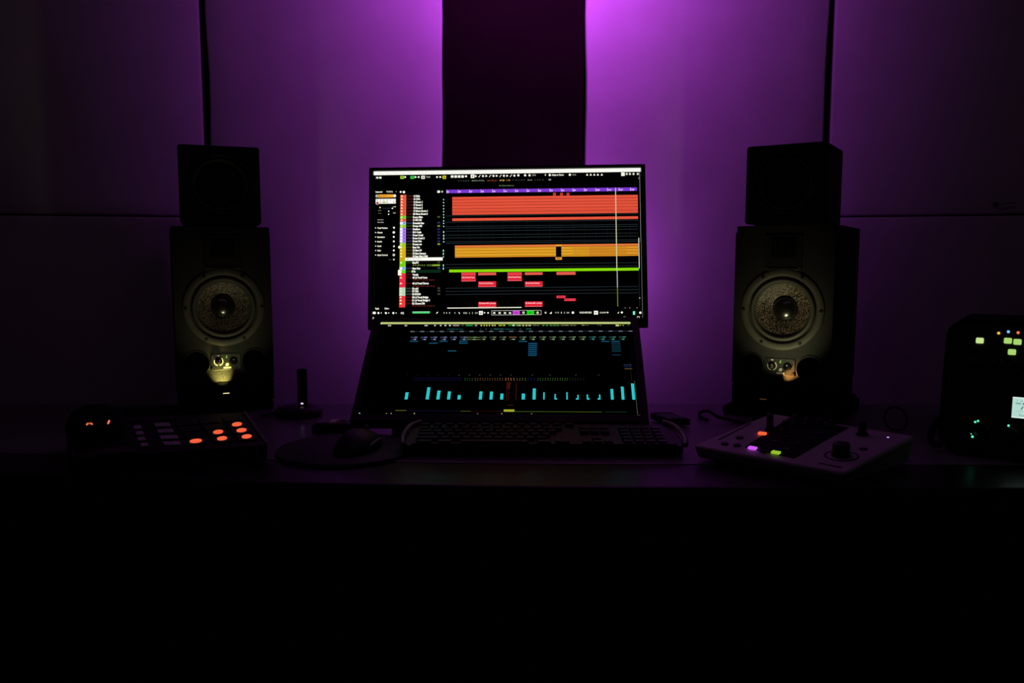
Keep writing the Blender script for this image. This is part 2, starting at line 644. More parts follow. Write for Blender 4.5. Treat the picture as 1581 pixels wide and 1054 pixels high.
for k in range(12):
    x = 736 + k * 5.4
    y = 272 - k * 0.065
    if k % 3 == 0:
        D.tri([(x - 1.6, y + 1.8), (x + 1.8, y), (x - 1.6, y - 1.8)], WHT)
    elif k % 3 == 1:
        D.tri([(x - 1.8, y + 1.8), (x - .6, y + 1.8), (x + 2, y - 1.8), (x + .9, y - 1.8)], WHT)
    else:
        D.tri([(x - 2, y), (x, y - 2), (x + 2, y), (x, y + 2)], WHT)
for x in (801.5, 812, 818.8):
    D.disc(x, 270.8, 1.8, WHT)
D.text('1/16', 823, 270.5, 2.6, 828.5, (170, 175, 160))
D.tri([(842, 270.3), (844, 268.8), (844, 271.8)], WHT)
D.disc(850, 270.4, 1.8, WHT)
D.text('Adapt to Zoom', 853, 270.2, 2.8, 871.5, WHT)
D.disc(881, 270.1, 1.9, (235, 240, 215))
D.text('1/16', 885, 270, 2.6, 890.5, (150, 155, 140))
for x in (907.5, 913, 918.5, 924, 930):
    D.tri([(x - 1.6, 271.2), (x, 268), (x + 2, 271.2)], WHT)
D.rect(960, 266.5, 965.5, 272, (245, 250, 230))
for x in (968.5, 973.5, 979, 985.5):
    D.rect(x - 1.5, 267.4, x + 1.4, 270.4, (215, 220, 205))
D.disc(987.3, 275.5, 1.2, GRY)
# status and info lines
dashes(D, 708, 727, 279.2, 1.1, (70, 90, 80), 5)
D.text('48 kHz 24 bits', 729, 279, 1.8, 749, (170, 185, 160), bold=0)
D.text('Max 143 hours', 753.5, 278.8, 1.8, 768.5, (190, 90, 50), bold=0)
D.text('38 GB', 772.5, 278.5, 2, 780, (215, 180, 90), bold=.02)
D.text('5 TB', 783, 278.4, 2, 789, (205, 150, 80), bold=.02)
dashes(D, 792, 813, 278, 1, (80, 80, 80), 5)
D.text('End', 816, 278, 1.8, 822.5, (170, 170, 160), bold=.0)
dashes(D, 826, 842, 277.8, 1, (75, 78, 75), 4)
D.text('Off', 848, 277.6, 2, 852, (200, 200, 190))
D.text('No Object Selected', 771.5, 286.6, 1.9, 794, (120, 150, 110), bold=0)
# inspector
D.text('Inspector', 580, 296.2, 2.6, 591, WHT)
D.text('Visibility', 596.5, 295.9, 2.4, 607, (205, 210, 195))
D.disc(612, 295.8, 0.9, GRY)
D.rect(580, 300.6, 583, 304.8, (185, 195, 190))
D.rect(583.7, 300.4, 607.5, 305.1, (236, 166, 52))
D.text('Bass FX A', 585.5, 302.8, 2.4, 597, (120, 60, 20), 3, bold=0)
D.disc(609.6, 302.4, 2.3, WHT)
D.rect(580, 307.2, 611.3, 314.8, (250, 246, 240))
D.disc(582.8, 313.6, 2.6, (235, 205, 200), 2)
D.disc(582.8, 313.6, 1.7, (150, 20, 20), 3)
for k in range(6):
    D.disc(582.6 + k * 5.1, 309.2, 0.7, (70, 70, 90) if k < 4 else (190, 190, 190), 3)
D.rect(590.5, 311.5, 595.5, 313.5, (150, 190, 40), 3)
for x in (587.5, 598, 608.3):
    D.disc(x, 312.6, 0.8, (30, 30, 30), 3)
D.rect(590, 321.4, 604, 322.2, (40, 46, 62))
D.disc(606, 321.8, 1.1, WHT)
for x, y in ((586.8, 320.5), (600.3, 326.3), (600.3, 331)):
    D.disc(x, y, 1.0, WHT)
D.text('0.00', 607, 319.4, 1.8, 611.5, WHT, bold=0)
D.text('0.00', 607, 329, 1.8, 611, WHT, bold=0)
dashes(D, 584, 589, 325.2, 1.6, GRY, 2)
dashes(D, 584, 589, 329.5, 1.0, GRY, 3)
D.text('Stereo Out', 583, 339.4, 1.8, 592, (205, 205, 195), bold=.01)
D.text('No Bus', 583, 343.3, 1.8, 592.6, (205, 205, 195), bold=.01)
for k, (s, x1) in enumerate((('Track Versions', 598.5), ('Chords', 590.5), ('Expressions', 594), ('Inserts', 589.8), ('Sends', 588.8), ('Fader', 588.3), ('Quick Controls', 598.6))):
    y = 352.2 + k * 6.97
    D.tri([(579.2, y - 1), (581.2, y), (579.2, y + 1)], WHT)
    D.text(s, 582.6, y, 2.6, x1, WHT)
    if k in (0, 4):
        D.tri([(606.6, y - 1.6), (610.3, y - 1.6), (608.6, y + 1.8)] if k == 0 else [(606.8, y + 1.4), (609.8, y + 1.4), (608.6, y - 1.8)], WHT)
    else:
        D.disc(608.2, y - .2, 1.9 if k in (1, 6) else 1.5, (235, 240, 215))
    if k == 6:
        D.disc(608.2, y - .2, 0.8, (30, 30, 30), 3)
D.text('+/-', 600, 401, 1.4, 604.5, GRY, bold=0)
D.disc(608.2, 400.8, 1.4, (200, 200, 185))
D.text('Track', 579, 476.7, 2.6, 585.2, WHT, bold=.05)
D.text('Editor', 594, 476.5, 2.4, 601, WHT)
# track list
D.disc(619, 296.4, 1.5, WHT)
D.disc(624, 296.6, 2.0, WHT)
rows = [
    (302.8, '14 Ride', 648.8, RO), (307.4, "15 OH's", 649.2, RO), (312.0, '16 Room 1', 653, RO), (316.6, '17 Room 2', 653, RO),
    (321.3, '18 Room 3', 653, RO), (325.9, '19 Mono Room 1', 661, RO), (330.5, '20 Mono Room 2', 661, RO),
    (335.4, 'Room Mics', 653, (120, 200, 20)), (339.9, '21 SFX HD', 651.8, RO), (344.7, 'Drumkit Bus', 655.2, (150, 200, 245)),
    (349.1, 'Drums A/B', 652.2, (140, 200, 20)), (354.0, 'DevilLoc', 649.2, (178, 130, 245)), (358.7, 'E-D Crush', 651, (178, 130, 245)),
    (363.3, 'Drum Crush', 653.8, (178, 130, 245)), (368.0, 'Drum Crush 2', 656, (178, 130, 245)), (372.6, 'Drum Dist', 651.5, (178, 130, 245)),
    (377.3, 'Drums rev', 652, (150, 200, 20)), (382.0, 'Bass Gtr', 649, (190, 190, 20)), (386.7, '22 Bass DI', 651.3, (215, 175, 15)),
    (391.5, '23 Bass Ramper', 658.5, (215, 175, 15)), (395.9, '24 Bass Micro Shift', 661, (215, 175, 15)), (400.6, None, 0, (200, 170, 20)),
    (405.7, 'BassFC', 646.8, (120, 205, 10)), (410.0, None, 0, (120, 205, 10)), (414.6, 'Bass Bus', 649.3, (150, 195, 240)),
    (419.3, 'GTRs', 642, (90, 220, 20)), (424.2, 'Vocals', 646.2, (238, 40, 66)), (428.8, '45 Ld Vocal Verse', 660.2, (238, 40, 66)), (433.2, None, 0, (238, 40, 66)),
    (437.7, '46 Ld Vocal Chorus', 662.3, (238, 40, 66)), (442, None, 0, (238, 40, 66)), (445.7, '56 add', 646, (180, 215, 185)), (449.8, '57 Dbl', 646.3, (185, 215, 190)),
    (454.4, '58 DDDDD', 650, (185, 215, 190)), (459.2, '50 Ld Vocal Bridge', 661.8, (238, 45, 60)), (463.9, '51 Ld Vocal Bridge 2', 664, (238, 58, 60)),
    (468.7, '52 Chorus Dbl', 656, (238, 58, 60)), (473, None, 0, (238, 58, 60))]
for i, (y, s, x1, c) in enumerate(rows):
    yn = rows[i + 1][0] if i + 1 < len(rows) else y + 3
    yp = rows[i - 1][0] if i else y - 4.4
    k = (y - 302) / 170.0
    xa, xb = 618.4 - 2.1 * k, 627.4 - 1.8 * k
    D.rect(xa, (y + yp) / 2 + .3, xb, (y + yn) / 2 + .3, c)
    D.rect(xb - 0.5, (y + yp) / 2 + .3, xb, (y + yn) / 2 + .3, tuple(min(255, v + 50) for v in c), 2)
    if s:
        if i in (9, 11, 12, 13, 14, 15, 24):
            D.rect(xa, y - 1.9, xa + 4, y + 2, (248, 240, 255), 2)
            D.disc(xb - 2.4, y, 1.0, (70, 40, 190), 2)
        else:
            D.tri([(xa + .4, y + 1.2), (xa + 2.3, y - 1.6), (xa + 4.4, y + 1.2)], (255, 245, 190))
        xn = 639.2 - 2.0 * k - (0 if i < 6 else .8)
        if i == 25:
            xn = 635.5
        D.text(s, xn, y, 2.9, x1, (255, 255, 242), bold=.05)
        cc = tuple(int(v * 0.30) for v in c)
        for q in range(4):
            D.rect(xa + 10.6 + q * 2.3, y - 1.3, xa + 12.2 + q * 2.3, y + 1.3, cc)
D.rect(625.9, 398.1, 684, 403.0, (255, 255, 244), 3)
D.text('Bass FX A', 638, 400.6, 2, 651, (150, 145, 110), 4, bold=0)
D.disc(629.7, 400.6, .8, (90, 90, 90), 4)
D.disc(634, 400.6, .7, (150, 150, 150), 4)
D.rect(614.6, 416.8, 619.5, 425.5, (255, 252, 225), 2)
D.disc(617, 381.8, 2.2, (255, 250, 215), 3)
dashes(D, 637.5, 658, 409.7, 2, (105, 130, 50), 6)
D.rect(659.5, 408.3, 679.8, 411.1, (70, 90, 30))
D.rect(668, 408.3, 679.8, 411.1, (128, 158, 42), 2)
D.rect(643, 417, 681, 421.5, (8, 40, 24))
for y in (432.4, 441.9, 472.4):
    dashes(D, 637, 672, y, 1.8, (120, 40, 30), 11, .5)
for y, c in ((335, (75, 82, 30)), (343.8, (50, 50, 90)), (349, (120, 135, 40)), (353.8, (45, 38, 90)), (358.4, (40, 35, 70)), (363, (45, 38, 90)), (368, (45, 38, 90)), (372.6, (45, 38, 90)),
             (377, (128, 150, 40)), (405, (60, 66, 20)), (414, (50, 70, 110)), (445, (60, 64, 56)), (449, (60, 64, 56)), (454, (60, 64, 56))):
    D.rect(676, y - 1.2, 680, y + 1.3, c)
D.rect(676, 294.3, 680, 297.8, WHT)
D.disc(683.4, 296, 1.5, (180, 210, 175))
for y in (308.2, 313, 317.7, 322.5, 326.9, 331.6, 335.9, 341.2, 345, 349.7, 358.4, 364, 368.6, 373.5, 387.2, 392.2, 396.8, 409.8, 414.7):
    tall = y in (358.4, 364, 368.6, 387.2, 392.2, 409.8, 414.7)
    D.rect(684.9 - (y > 380) * .5, y - (1.5 if tall else .9), 686.4 - (y > 380) * .5, y + (1.5 if tall else .9), (160, 240, 220))
# ruler
D.rect(690, 293.1, 984, 298.4, PUR)
for k in range(17):
    x = 690.2 + k * 17.72
    yy = 293.3 - k * .0121 * 17.72
    D.rect(x, yy, x + 0.8, yy + 5, (240, 200, 255), 2)
    D.text(str(1 + 8 * k), x + 1.4, yy + 3.2, 2.3, x + (3.2 if k == 0 else 4.6 if k < 13 else 6.2), (245, 215, 255), 3, bold=.04)
for x in (855, 865.9, 876):
    D.rect(x, 298.2 - .1, x + 4.2, 302, (225, 70, 50))
    D.rect(x + 1.2, 299.2, x + 2.8, 301, (120, 25, 20), 2)
# drum block
D.rect(699, 304.4, 985.5, 332, RO)
for y, h, c in ((308.6, .7, (130, 24, 8)), (313.4, .7, (130, 24, 8)), (317.6, .7, (130, 24, 8)), (322.5, .7, (130, 24, 8)), (325.4, .35, (170, 46, 24)), (327.7, .7, (130, 24, 8)), (329.8, .35, (170, 46, 24))):
    D.rect(699, y - h / 2, 985.5, y + h / 2, c, 2)
D.rect(699, 337.3, 985.5, 341.4, RO)
for y in (333.6, 343.4, 350, 353, 357.2, 363.2, 367.7, 373.6, 376, 408.6, 413.5, 445.2, 450, 454.9):
    D.rect(688.5, y - .28, 985.5, y + .28, (44, 58, 62))
for k in range(1, 17):
    x = 690 + k * 17.72
    D.rect(x, 343, x + .4, 376, (20, 26, 32))
D.rect(699, 462, 1, 462, (0, 0, 0)) if False else None
# bass block
D.rect(703, 379.2, 985.5, 382.3, (224, 118, 60))
D.rect(703, 382.3, 859, 397.8, YEL)
D.rect(867.5, 380.4, 985.5, 395.9, (222, 150, 40))
D.rect(867.5, 380.4, 910, 395.9, (228, 165, 38), 2)
for k, y in enumerate((382.9, 387.2, 391.6, 396)):
    D.rect(703, y - .35, 859, y + .35, (120, 66, 6), 3)
    D.rect(867.5, y - 2.2 - .35, 985.5, y - 2.2 + .35, (120, 60, 6), 3)
    D.rect(703, y + 1.3, 859, y + 1.9, ORG, 3)
    D.rect(884 + k, y - .5, 968, y + .1, (170, 88, 10), 3)
D.rect(858.5, 377.6, 868, 380, YEL, 3)
D.rect(858.3, 397, 868.2, 401, (236, 160, 50), 2)
D.rect(860, 398.3, 865, 399.6, (120, 70, 20), 3)
# guitar bar, vocal clips
D.rect(694, 416.4, 986, 420.6, GRN)
for x0, y0, x1, y1, c in ((712.8, 421, 735, 425.4, (236, 62, 70)), (712.8, 425.9, 735, 434.5, RED), (739, 421, 766.6, 425, SAL), (739, 434.5, 766.6, 443, RED),
                          (784.2, 420.6, 806.4, 424.8, (236, 62, 70)), (784.2, 425.3, 806.4, 433.7, RED), (811, 420.5, 838.2, 424.4, SAL), (811, 434.4, 838.2, 442.4, RED),
                          (739, 466, 766.6, 474, RED), (811, 465.2, 838, 473.2, RED), (859.7, 419.7, 889, 424.2, SAL), (859.7, 456, 873.4, 459.9, (230, 56, 76)), (871.5, 460.4, 889, 464.3, (230, 56, 76))):
    D.rect(x0, y0, x1, y1, c)
    if y1 - y0 > 7:
        D.rect(x0, y1 - .8, x1, y1, (246, 110, 110), 2)
for s, x, y, x1 in (('45 Ld Vocal Verse', 713.8, 428.4, 733.4), ('46 Ld Vocal Chorus', 740.3, 437.3, 761.8), ('45 Ld Vocal Verse', 785.2, 427.8, 804.8),
                    ('46 Ld Vocal Chorus', 812, 437, 833.2), ('52 Chorus Dbl', 740.3, 468.1, 755), ('52 Chorus Dbl', 812, 467.6, 827)):
    D.text(s, x, y, 2.0, x1, (255, 225, 225), 3, bold=.03)
D.text('Ld Vocal', 756.5, 468.1, 2.0, 765.8, (255, 225, 225), 3)
D.text('Ld Voc', 829, 467.6, 2.0, 837.2, (255, 225, 225), 3)
dashes(D, 862, 871, 458, 1, (120, 20, 30), 3, lv=3)
dashes(D, 873, 880, 462.4, 1, (120, 20, 30), 3, lv=3)
# playhead and scroll bars
D.rect(951.9, 290.3, 953.1, 418, (238, 240, 190), 5, 0.8)
D.rect(952.6, 418, 953.8, 443, (205, 210, 215), 5, 0.8)
D.rect(953, 443, 954, 472.5, (120, 150, 40), 5)
D.rect(691, 474.9, 805.6, 476.3, (240, 242, 220))
D.rect(986.4, 367, 987.4, 414, (235, 238, 225))
D.rect(986.9, 414, 987.3, 472, (40, 60, 50))
D.disc(987.3, 459.3, .7, WHT)
D.rect(989.4, 266, 989.9, 374, (150, 160, 150))
D.rect(991.2, 374, 991.7, 490, (120, 128, 118))
D.rect(577.2, 295, 577.5, 474, (28, 32, 28))
# transport row
D.rect(575.4, 481.6, 580, 485.2, WHT)
for x in (584.2, 595.8, 607.4):
    D.disc(x, 483.5, 1.6, WHT)
    D.disc(x + 4.3, 483.4, .8, WHT)
D.text('AQ', 618.5, 483.4, 2.8, 623.8, WHT)
D.rect(575.3, 490, 577, 493, (220, 225, 215))
D.rect(637, 481.1, 664, 484.1, (70, 205, 105))
D.rect(637, 481.1, 664, 482.0, (150, 235, 170), 2)
D.tri([(674, 485), (677, 481.6), (674.6, 481.8)], WHT)
dashes(D, 685, 698, 483, 2.2, (200, 205, 190), 3, .35)
D.disc(702.8, 483, 1.2, GRY)
D.tri([(708, 481.6), (710.6, 483), (710, 485)], WHT)
D.text('106', 716, 483, 2.6, 721.8, (215, 220, 205), bold=0)
D.text('2', 724.4, 483, 2.6, 726, (205, 210, 195), bold=0)
D.text('2', 729, 483, 2.6, 730.8, (205, 210, 195), bold=0)
D.text('10', 734, 483, 2.6, 738, (205, 210, 195), bold=0)
D.rect(740, 480, 746, 485.8, (252, 252, 240))
D.rect(742, 482.4, 744, 484, (20, 20, 20), 3)
D.disc(748.6, 482.6, 1.1, WHT)
D.disc(754, 482.8, 1.2, WHT)
for a, b_, c_, d_ in ((759.3, 479.2, 836, 479.7), (759.3, 485.8, 836, 486.3), (759.3, 479.2, 759.8, 486.2), (835.6, 478.6, 836.1, 485.6)):
    D.rect(a, b_, c_, d_, (215, 218, 205))
for x, f in ((763.4, -1), (772, 1), (780, -1), (788, 1)):
    D.tri([(x - 1.7 * f, 481.3), (x - 1.7 * f, 484.5), (x + 1.7 * f, 482.9)], WHT)
    D.rect(x + 1.1 * f - .4, 481.4, x + 1.1 * f + .4, 484.5, WHT, 3)
D.rect(792, 479.5, 803, 485.5, (206, 62, 222))
D.text('O', 795.5, 482.5, 2.6, 799.2, (110, 20, 150), 3)
D.rect(813.8, 479.3, 825, 485.4, (14, 214, 10))
D.tri([(818, 481), (818, 484), (821, 482.4)], (10, 140, 10), 3)
for x in (808.6, 830.4):
    D.disc(x, 482.3, 1.8, (245, 245, 205))
    D.disc(x, 482.3, .8, (15, 15, 15), 3)
D.disc(842.6, 482.2, 1.5, (190, 195, 180))
D.tri([(848.5, 483.8), (852, 480.6), (852, 483.8)], WHT)
D.text('113', 857.6, 482, 2.6, 863, (215, 220, 205), bold=0)
D.text('1', 866.4, 482, 2.6, 867.6, (215, 220, 205), bold=0)
D.text('2', 870.8, 482, 2.6, 872.6, (215, 220, 205), bold=0)
D.text('34', 875, 482, 2.6, 879, (215, 220, 205), bold=0)
D.disc(884.6, 482, 1.9, WHT)
D.text('0:03:40:562', 895, 481.8, 2.8, 913.4, (240, 245, 225), bold=.02)
D.rect(917, 479.1, 923.2, 484.9, (250, 250, 232))
D.tri([(919, 480.8), (921.2, 482), (919, 483.2)], (60, 60, 40), 3)
D.text('120.000', 926, 481.8, 2.3, 935.5, (225, 230, 210), bold=.01)
D.disc(938, 481.6, 1.2, WHT)
D.tri([(953, 483.2), (955.6, 480), (955, 482.8)], WHT)
D.disc(959.8, 481.5, 1.6, WHT)
D.rect(976.8, 479.6, 980.1, 485, (130, 235, 215))
D.disc(988, 481.8, 1.8, WHT)
D.rect(983, 487.3, 987, 491, (215, 215, 205))
D.rect(983.8, 488.1, 986.2, 490.2, (8, 8, 8), 3)
D.rect(962, 487.5, 966, 488.6, (90, 92, 90))
for x in (965, 972, 983):
    D.disc(x, 474.4, .8, (140, 140, 130))
D.b.build('display', mon, ML, MROT, label='lit screen with coloured music tracks')

# ---- lower tilted touchscreen
TC, TROT, TH = Vector((-0.0209, 1.6004, 0.8635)), (R(-50.76), R(-0.3), R(-3.12)), 0.2542
tsc = thing('touchscreen', 'wide touchscreen lying tilted back below the monitor with cyan level bars', 'touchscreen', (TC.x, TC.y, DZ))
TL = Vector((0, 0, TC.z - DZ))
tb = MB()
tb.box((0, 0.013, -0.0015), (0.563, 0.022, TH + 0.030), M_BLACK, bev=.003)
tb.build('housing', tsc, TL, TROT)
tf = MB()
for c, s in (((0, 0, TH / 2 + .0045), (0.560, 0.006, 0.009)), ((0, 0, -TH / 2 - .0085), (0.560, 0.006, 0.017)), ((-.2725, 0, 0), (0.014, 0.006, TH)), ((.2725, 0, 0), (0.014, 0.006, TH))):
    tf.box(c, s, M_BLACK, bev=.001)
tf.build('bezel', tsc, TL, TROT)
for sx in (-0.2, 0.16):
    MB().hexa([(sx - .012, -.06, .0005), (sx + .012, -.06, .0005), (sx + .012, .12, .0005), (sx - .012, .12, .0005)],
              [(sx - .012, -.055, .055), (sx + .012, -.055, .055), (sx + .012, .095, .170), (sx - .012, .095, .170)], M_BLACK).build('stand_leg', tsc)
D = Display([(586, 496.5), (975, 497), (988.5, 641.5), (554, 640)], 0.531, TH)
D.b.box((0, 0.0015, 0), (0.531, 0.003, TH), M_GLASS)
D.rect(587.5, 497.0, 973.5, 500.0, (198, 206, 142))
D.rect(590, 498.6, 973.5, 500.0, (176, 188, 104), 2)
D.text('Project by Studio', 760, 498.8, 1.6, 784, (110, 125, 60), 3, bold=0)
for x, w_, c in ((599, 5, (170, 175, 140)), (625, 4, (170, 175, 140)), (656, 5, (170, 180, 165)), (671, 2.5, (190, 195, 180)), (680, 2.5, (190, 195, 180)), (687, 3, (190, 195, 180)), (694, 3, (200, 205, 190)),
                 (700, 10, (150, 128, 134)), (713, 4, (40, 70, 50)), (720, 11, (28, 138, 66)), (734, 4, (140, 145, 135)), (771, 5.5, (140, 165, 30)), (778, 3, (180, 200, 60)), (786, 5, (26, 130, 36)),
                 (792, 4, (180, 235, 190)), (798, 4, (90, 160, 90))):
    D.rect(x, 501.2, x + w_, 503.2, c)
dashes(D, 743, 768, 502.3, 1.7, (214, 220, 110), 6)
dashes(D, 802, 822, 502.4, 1.8, (190, 200, 130), 4, .8)
D.text('113.1.2', 824, 502.4, 1.9, 833.5, (200, 205, 180), bold=0)
dashes(D, 838, 866, 502.5, 1.6, (70, 130, 60), 5, .85)
D.text('120.000', 867, 502.5, 1.9, 879, (200, 205, 150), bold=0)
D.text('4/4 1/16', 881, 502.5, 1.9, 890, (200, 205, 130), bold=0)
D.text('85.1.1', 899, 502.5, 1.9, 909, (190, 195, 130), bold=0)
D.text('1/8', 923, 502.5, 1.9, 929, (120, 125, 80), bold=0)
D.rect(951, 501.4, 956, 503.8, (205, 210, 120))
dashes(D, 957, 965, 502.6, 1.4, (140, 150, 50), 2)
D.text('Off', 969, 502.6, 1.6, 972, (130, 130, 125), bold=0)
D.text('VocalFX Aux 4-6', 691, 508, 1.7, 716, (40, 130, 120), bold=0)
D.text('1   2   3', 743, 508, 1.7, 761, (60, 120, 120), bold=0)
D.text('Insert: Bus', 764, 507.8, 1.9, 779, (70, 175, 175), bold=0)
D.text('Reference', 781, 508, 1.7, 796, (40, 130, 125), bold=0)
D.text('48', 803, 508, 1.7, 806, (50, 130, 130), bold=0)
D.text('L3.8', 814, 507.8, 1.9, 821, (70, 160, 160), bold=0)
x = 634
while x < 972:
    D.rect(x, 510.9, x + 6.6, 512.1, (118, 124, 138))
    D.rect(x + 8, 511.1, x + 14, 511.8, (38, 52, 62))
    x += 15.3
x = 633.5
i = 0
while x < 970:
    c = (118, 128, 170) if x < 715 else (118, 140, 100) if x < 780 else (120, 150, 110) if x < 905 else (60, 130, 120)
    D.rect(x + 1, 520.0, x + 9, 521.1, tuple(int(v * .62) for v in c))
    D.rect(x + 7, 519.9, x + 11.5, 521.3, c, 2)
    D.rect(x + 2, 523.3, x + 7, 524.3, tuple(int(v * .55) for v in c))
    D.rect(x + 6, 523.2, x + 9.5, 524.6, tuple(min(255, int(v * 1.25)) for v in c), 2)
    x += 15.3
D.rect(720, 520.2, 742, 521.2, (92, 120, 72))
D.rect(721, 523.4, 742, 524.4, (88, 116, 64))
D.rect(787, 519.8, 799, 521.4, (110, 74, 50), 3)
BLU = (22, 90, 120)
for x0, x1, y in ((633, 646, 526.8), (679, 692, 526.8), (710, 723, 526.8), (663.5, 676.5, 529.8), (709.5, 723, 529.8), (692.5, 705.5, 541.8), (802, 815, 527.3), (929, 941, 527.3), (944, 957, 527.3)):
    D.rect(x0, y - .7, x1, y + .5, BLU)
for k in range(7):
    D.rect(817 - .1 * k, 529.6 + k * 3.02, 830.4 - .1 * k, 530.9 + k * 3.02, (24, 92, 132))
for k in range(5):
    D.rect(944.5 + .2 * k, 529.6 + k * 3.02, 958 + .2 * k, 530.7 + k * 3.02, (20, 66, 84))
D.rect(946, 547.6, 958.5, 548.6, (16, 56, 84))
D.rect(963, 563, 975, 563.7, (56, 60, 104))
D.rect(963.5, 566, 975.5, 566.6, (30, 46, 90))
D.rect(964.5, 569, 976, 569.7, (120, 90, 56))
CY = (42, 208, 208)
for x0, x1, yt in ((625.2, 629.8, 605.8), (658, 662.8, 598), (674.6, 679.4, 603), (691.2, 695.8, 604.4), (707.3, 711.9, 610), (740.5, 745.2, 604.4), (757, 761.5, 604.6), (773.5, 778, 607.6),
                   (806.7, 811.4, 607.6), (823.4, 828, 599.6), (839.9, 841.8, 605.6), (857.2, 859, 608.2), (875.5, 877.4, 605.4), (892.4, 894.2, 609.4), (906.8, 908.8, 609), (925.8, 927.6, 608.8),
                   (943.8, 948, 600.4), (960.2, 964.4, 596.8), (976.4, 980.8, 592)):
    D.rect(x0, yt, x1, 616.6, CY)
    if x1 - x0 > 4:
        D.rect((x0 + x1) / 2 - .3, yt + .6, (x0 + x1) / 2 + .3, 616, (30, 160, 176), 2)
for x0, x1 in ((857.2, 861), (890, 894), (907, 911), (923.4, 927.4)):
    D.rect(x0, 614.6, x1, 616.6, CY)
for x in list(range(630, 800, 16)) + [823, 850, 890, 925]:
    D.disc(x, 579, .7, (96, 98, 80) if x > 700 else (34, 34, 38))
dashes(D, 640, 715, 583.6, 1.1, (22, 18, 60), 24, .6)
dashes(D, 640, 715, 586.6, 1.1, (22, 18, 60), 24, .6)
for (a, b_, c) in ((718, 733, (36, 84, 36)), (734, 780, (104, 72, 50)), (781, 798, (176, 110, 76)), (799, 815, (88, 98, 60)), (816, 830, (34, 30, 90)), (831, 880, (64, 96, 46)), (880, 905, (36, 44, 34))):
    n = int((b_ - a) / 3.6)
    dashes(D, a, b_, 584.2, 1.0, c, n, .35, jit=.2)
    dashes(D, a, b_, 586.6, 1.0, c, n, .35, jit=.2)
for x in (782.5, 785.5, 797):
    D.rect(x, 589, x + .7, 618, (74, 22, 12))
D.rect(783, 590, 789, 600, (58, 15, 8))
D.rect(785, 625, 794, 626, (70, 18, 20))
D.rect(779, 632.1, 795.2, 635.4, (176, 184, 50))
dashes(D, 780.5, 794, 633.8, 1.2, (90, 100, 20), 6, lv=3)
D.rect(795.5, 634.9, 930, 635.5, (72, 96, 30))
D.rect(935, 635.2, 968, 635.8, (20, 60, 40))
D.rect(611, 633.6, 628, 634.1, (130, 126, 66))
D.rect(632, 633.9, 710, 634.3, (26, 26, 50))
D.rect(712, 634.4, 728, 635, (84, 90, 26))
D.rect(728, 634.6, 778, 635, (56, 18, 12))
for x, c, r in ((555, (220, 224, 200), 1.1), (597, (170, 165, 130), .8), (604.4, (190, 185, 140), .9), (640.6, (200, 200, 150), .9), (738.6, (120, 100, 90), 1), (776, (130, 115, 100), 1.2), (822, (110, 170, 130), .8)):
    D.disc(x, 638.6, r, c)
D.rect(984, 640.2, 988, 641.0, (120, 126, 116))
D.rect(984.0, 588, 984.5, 640, (92, 96, 88))
D.rect(975, 560, 975.4, 588, (36, 40, 38))
D.b.build('display', tsc, TL, TROT, label='lit screen with cyan level bars')


for root in (mon, tsc):
    for ch in [o for o in bpy.data.objects if o.parent == root]:
        ch.data.transform(Matrix.Translation(ch.location) @ ch.rotation_euler.to_matrix().to_4x4())
        ch.location = (0, 0, 0)
        ch.rotation_euler = (0, 0, 0)

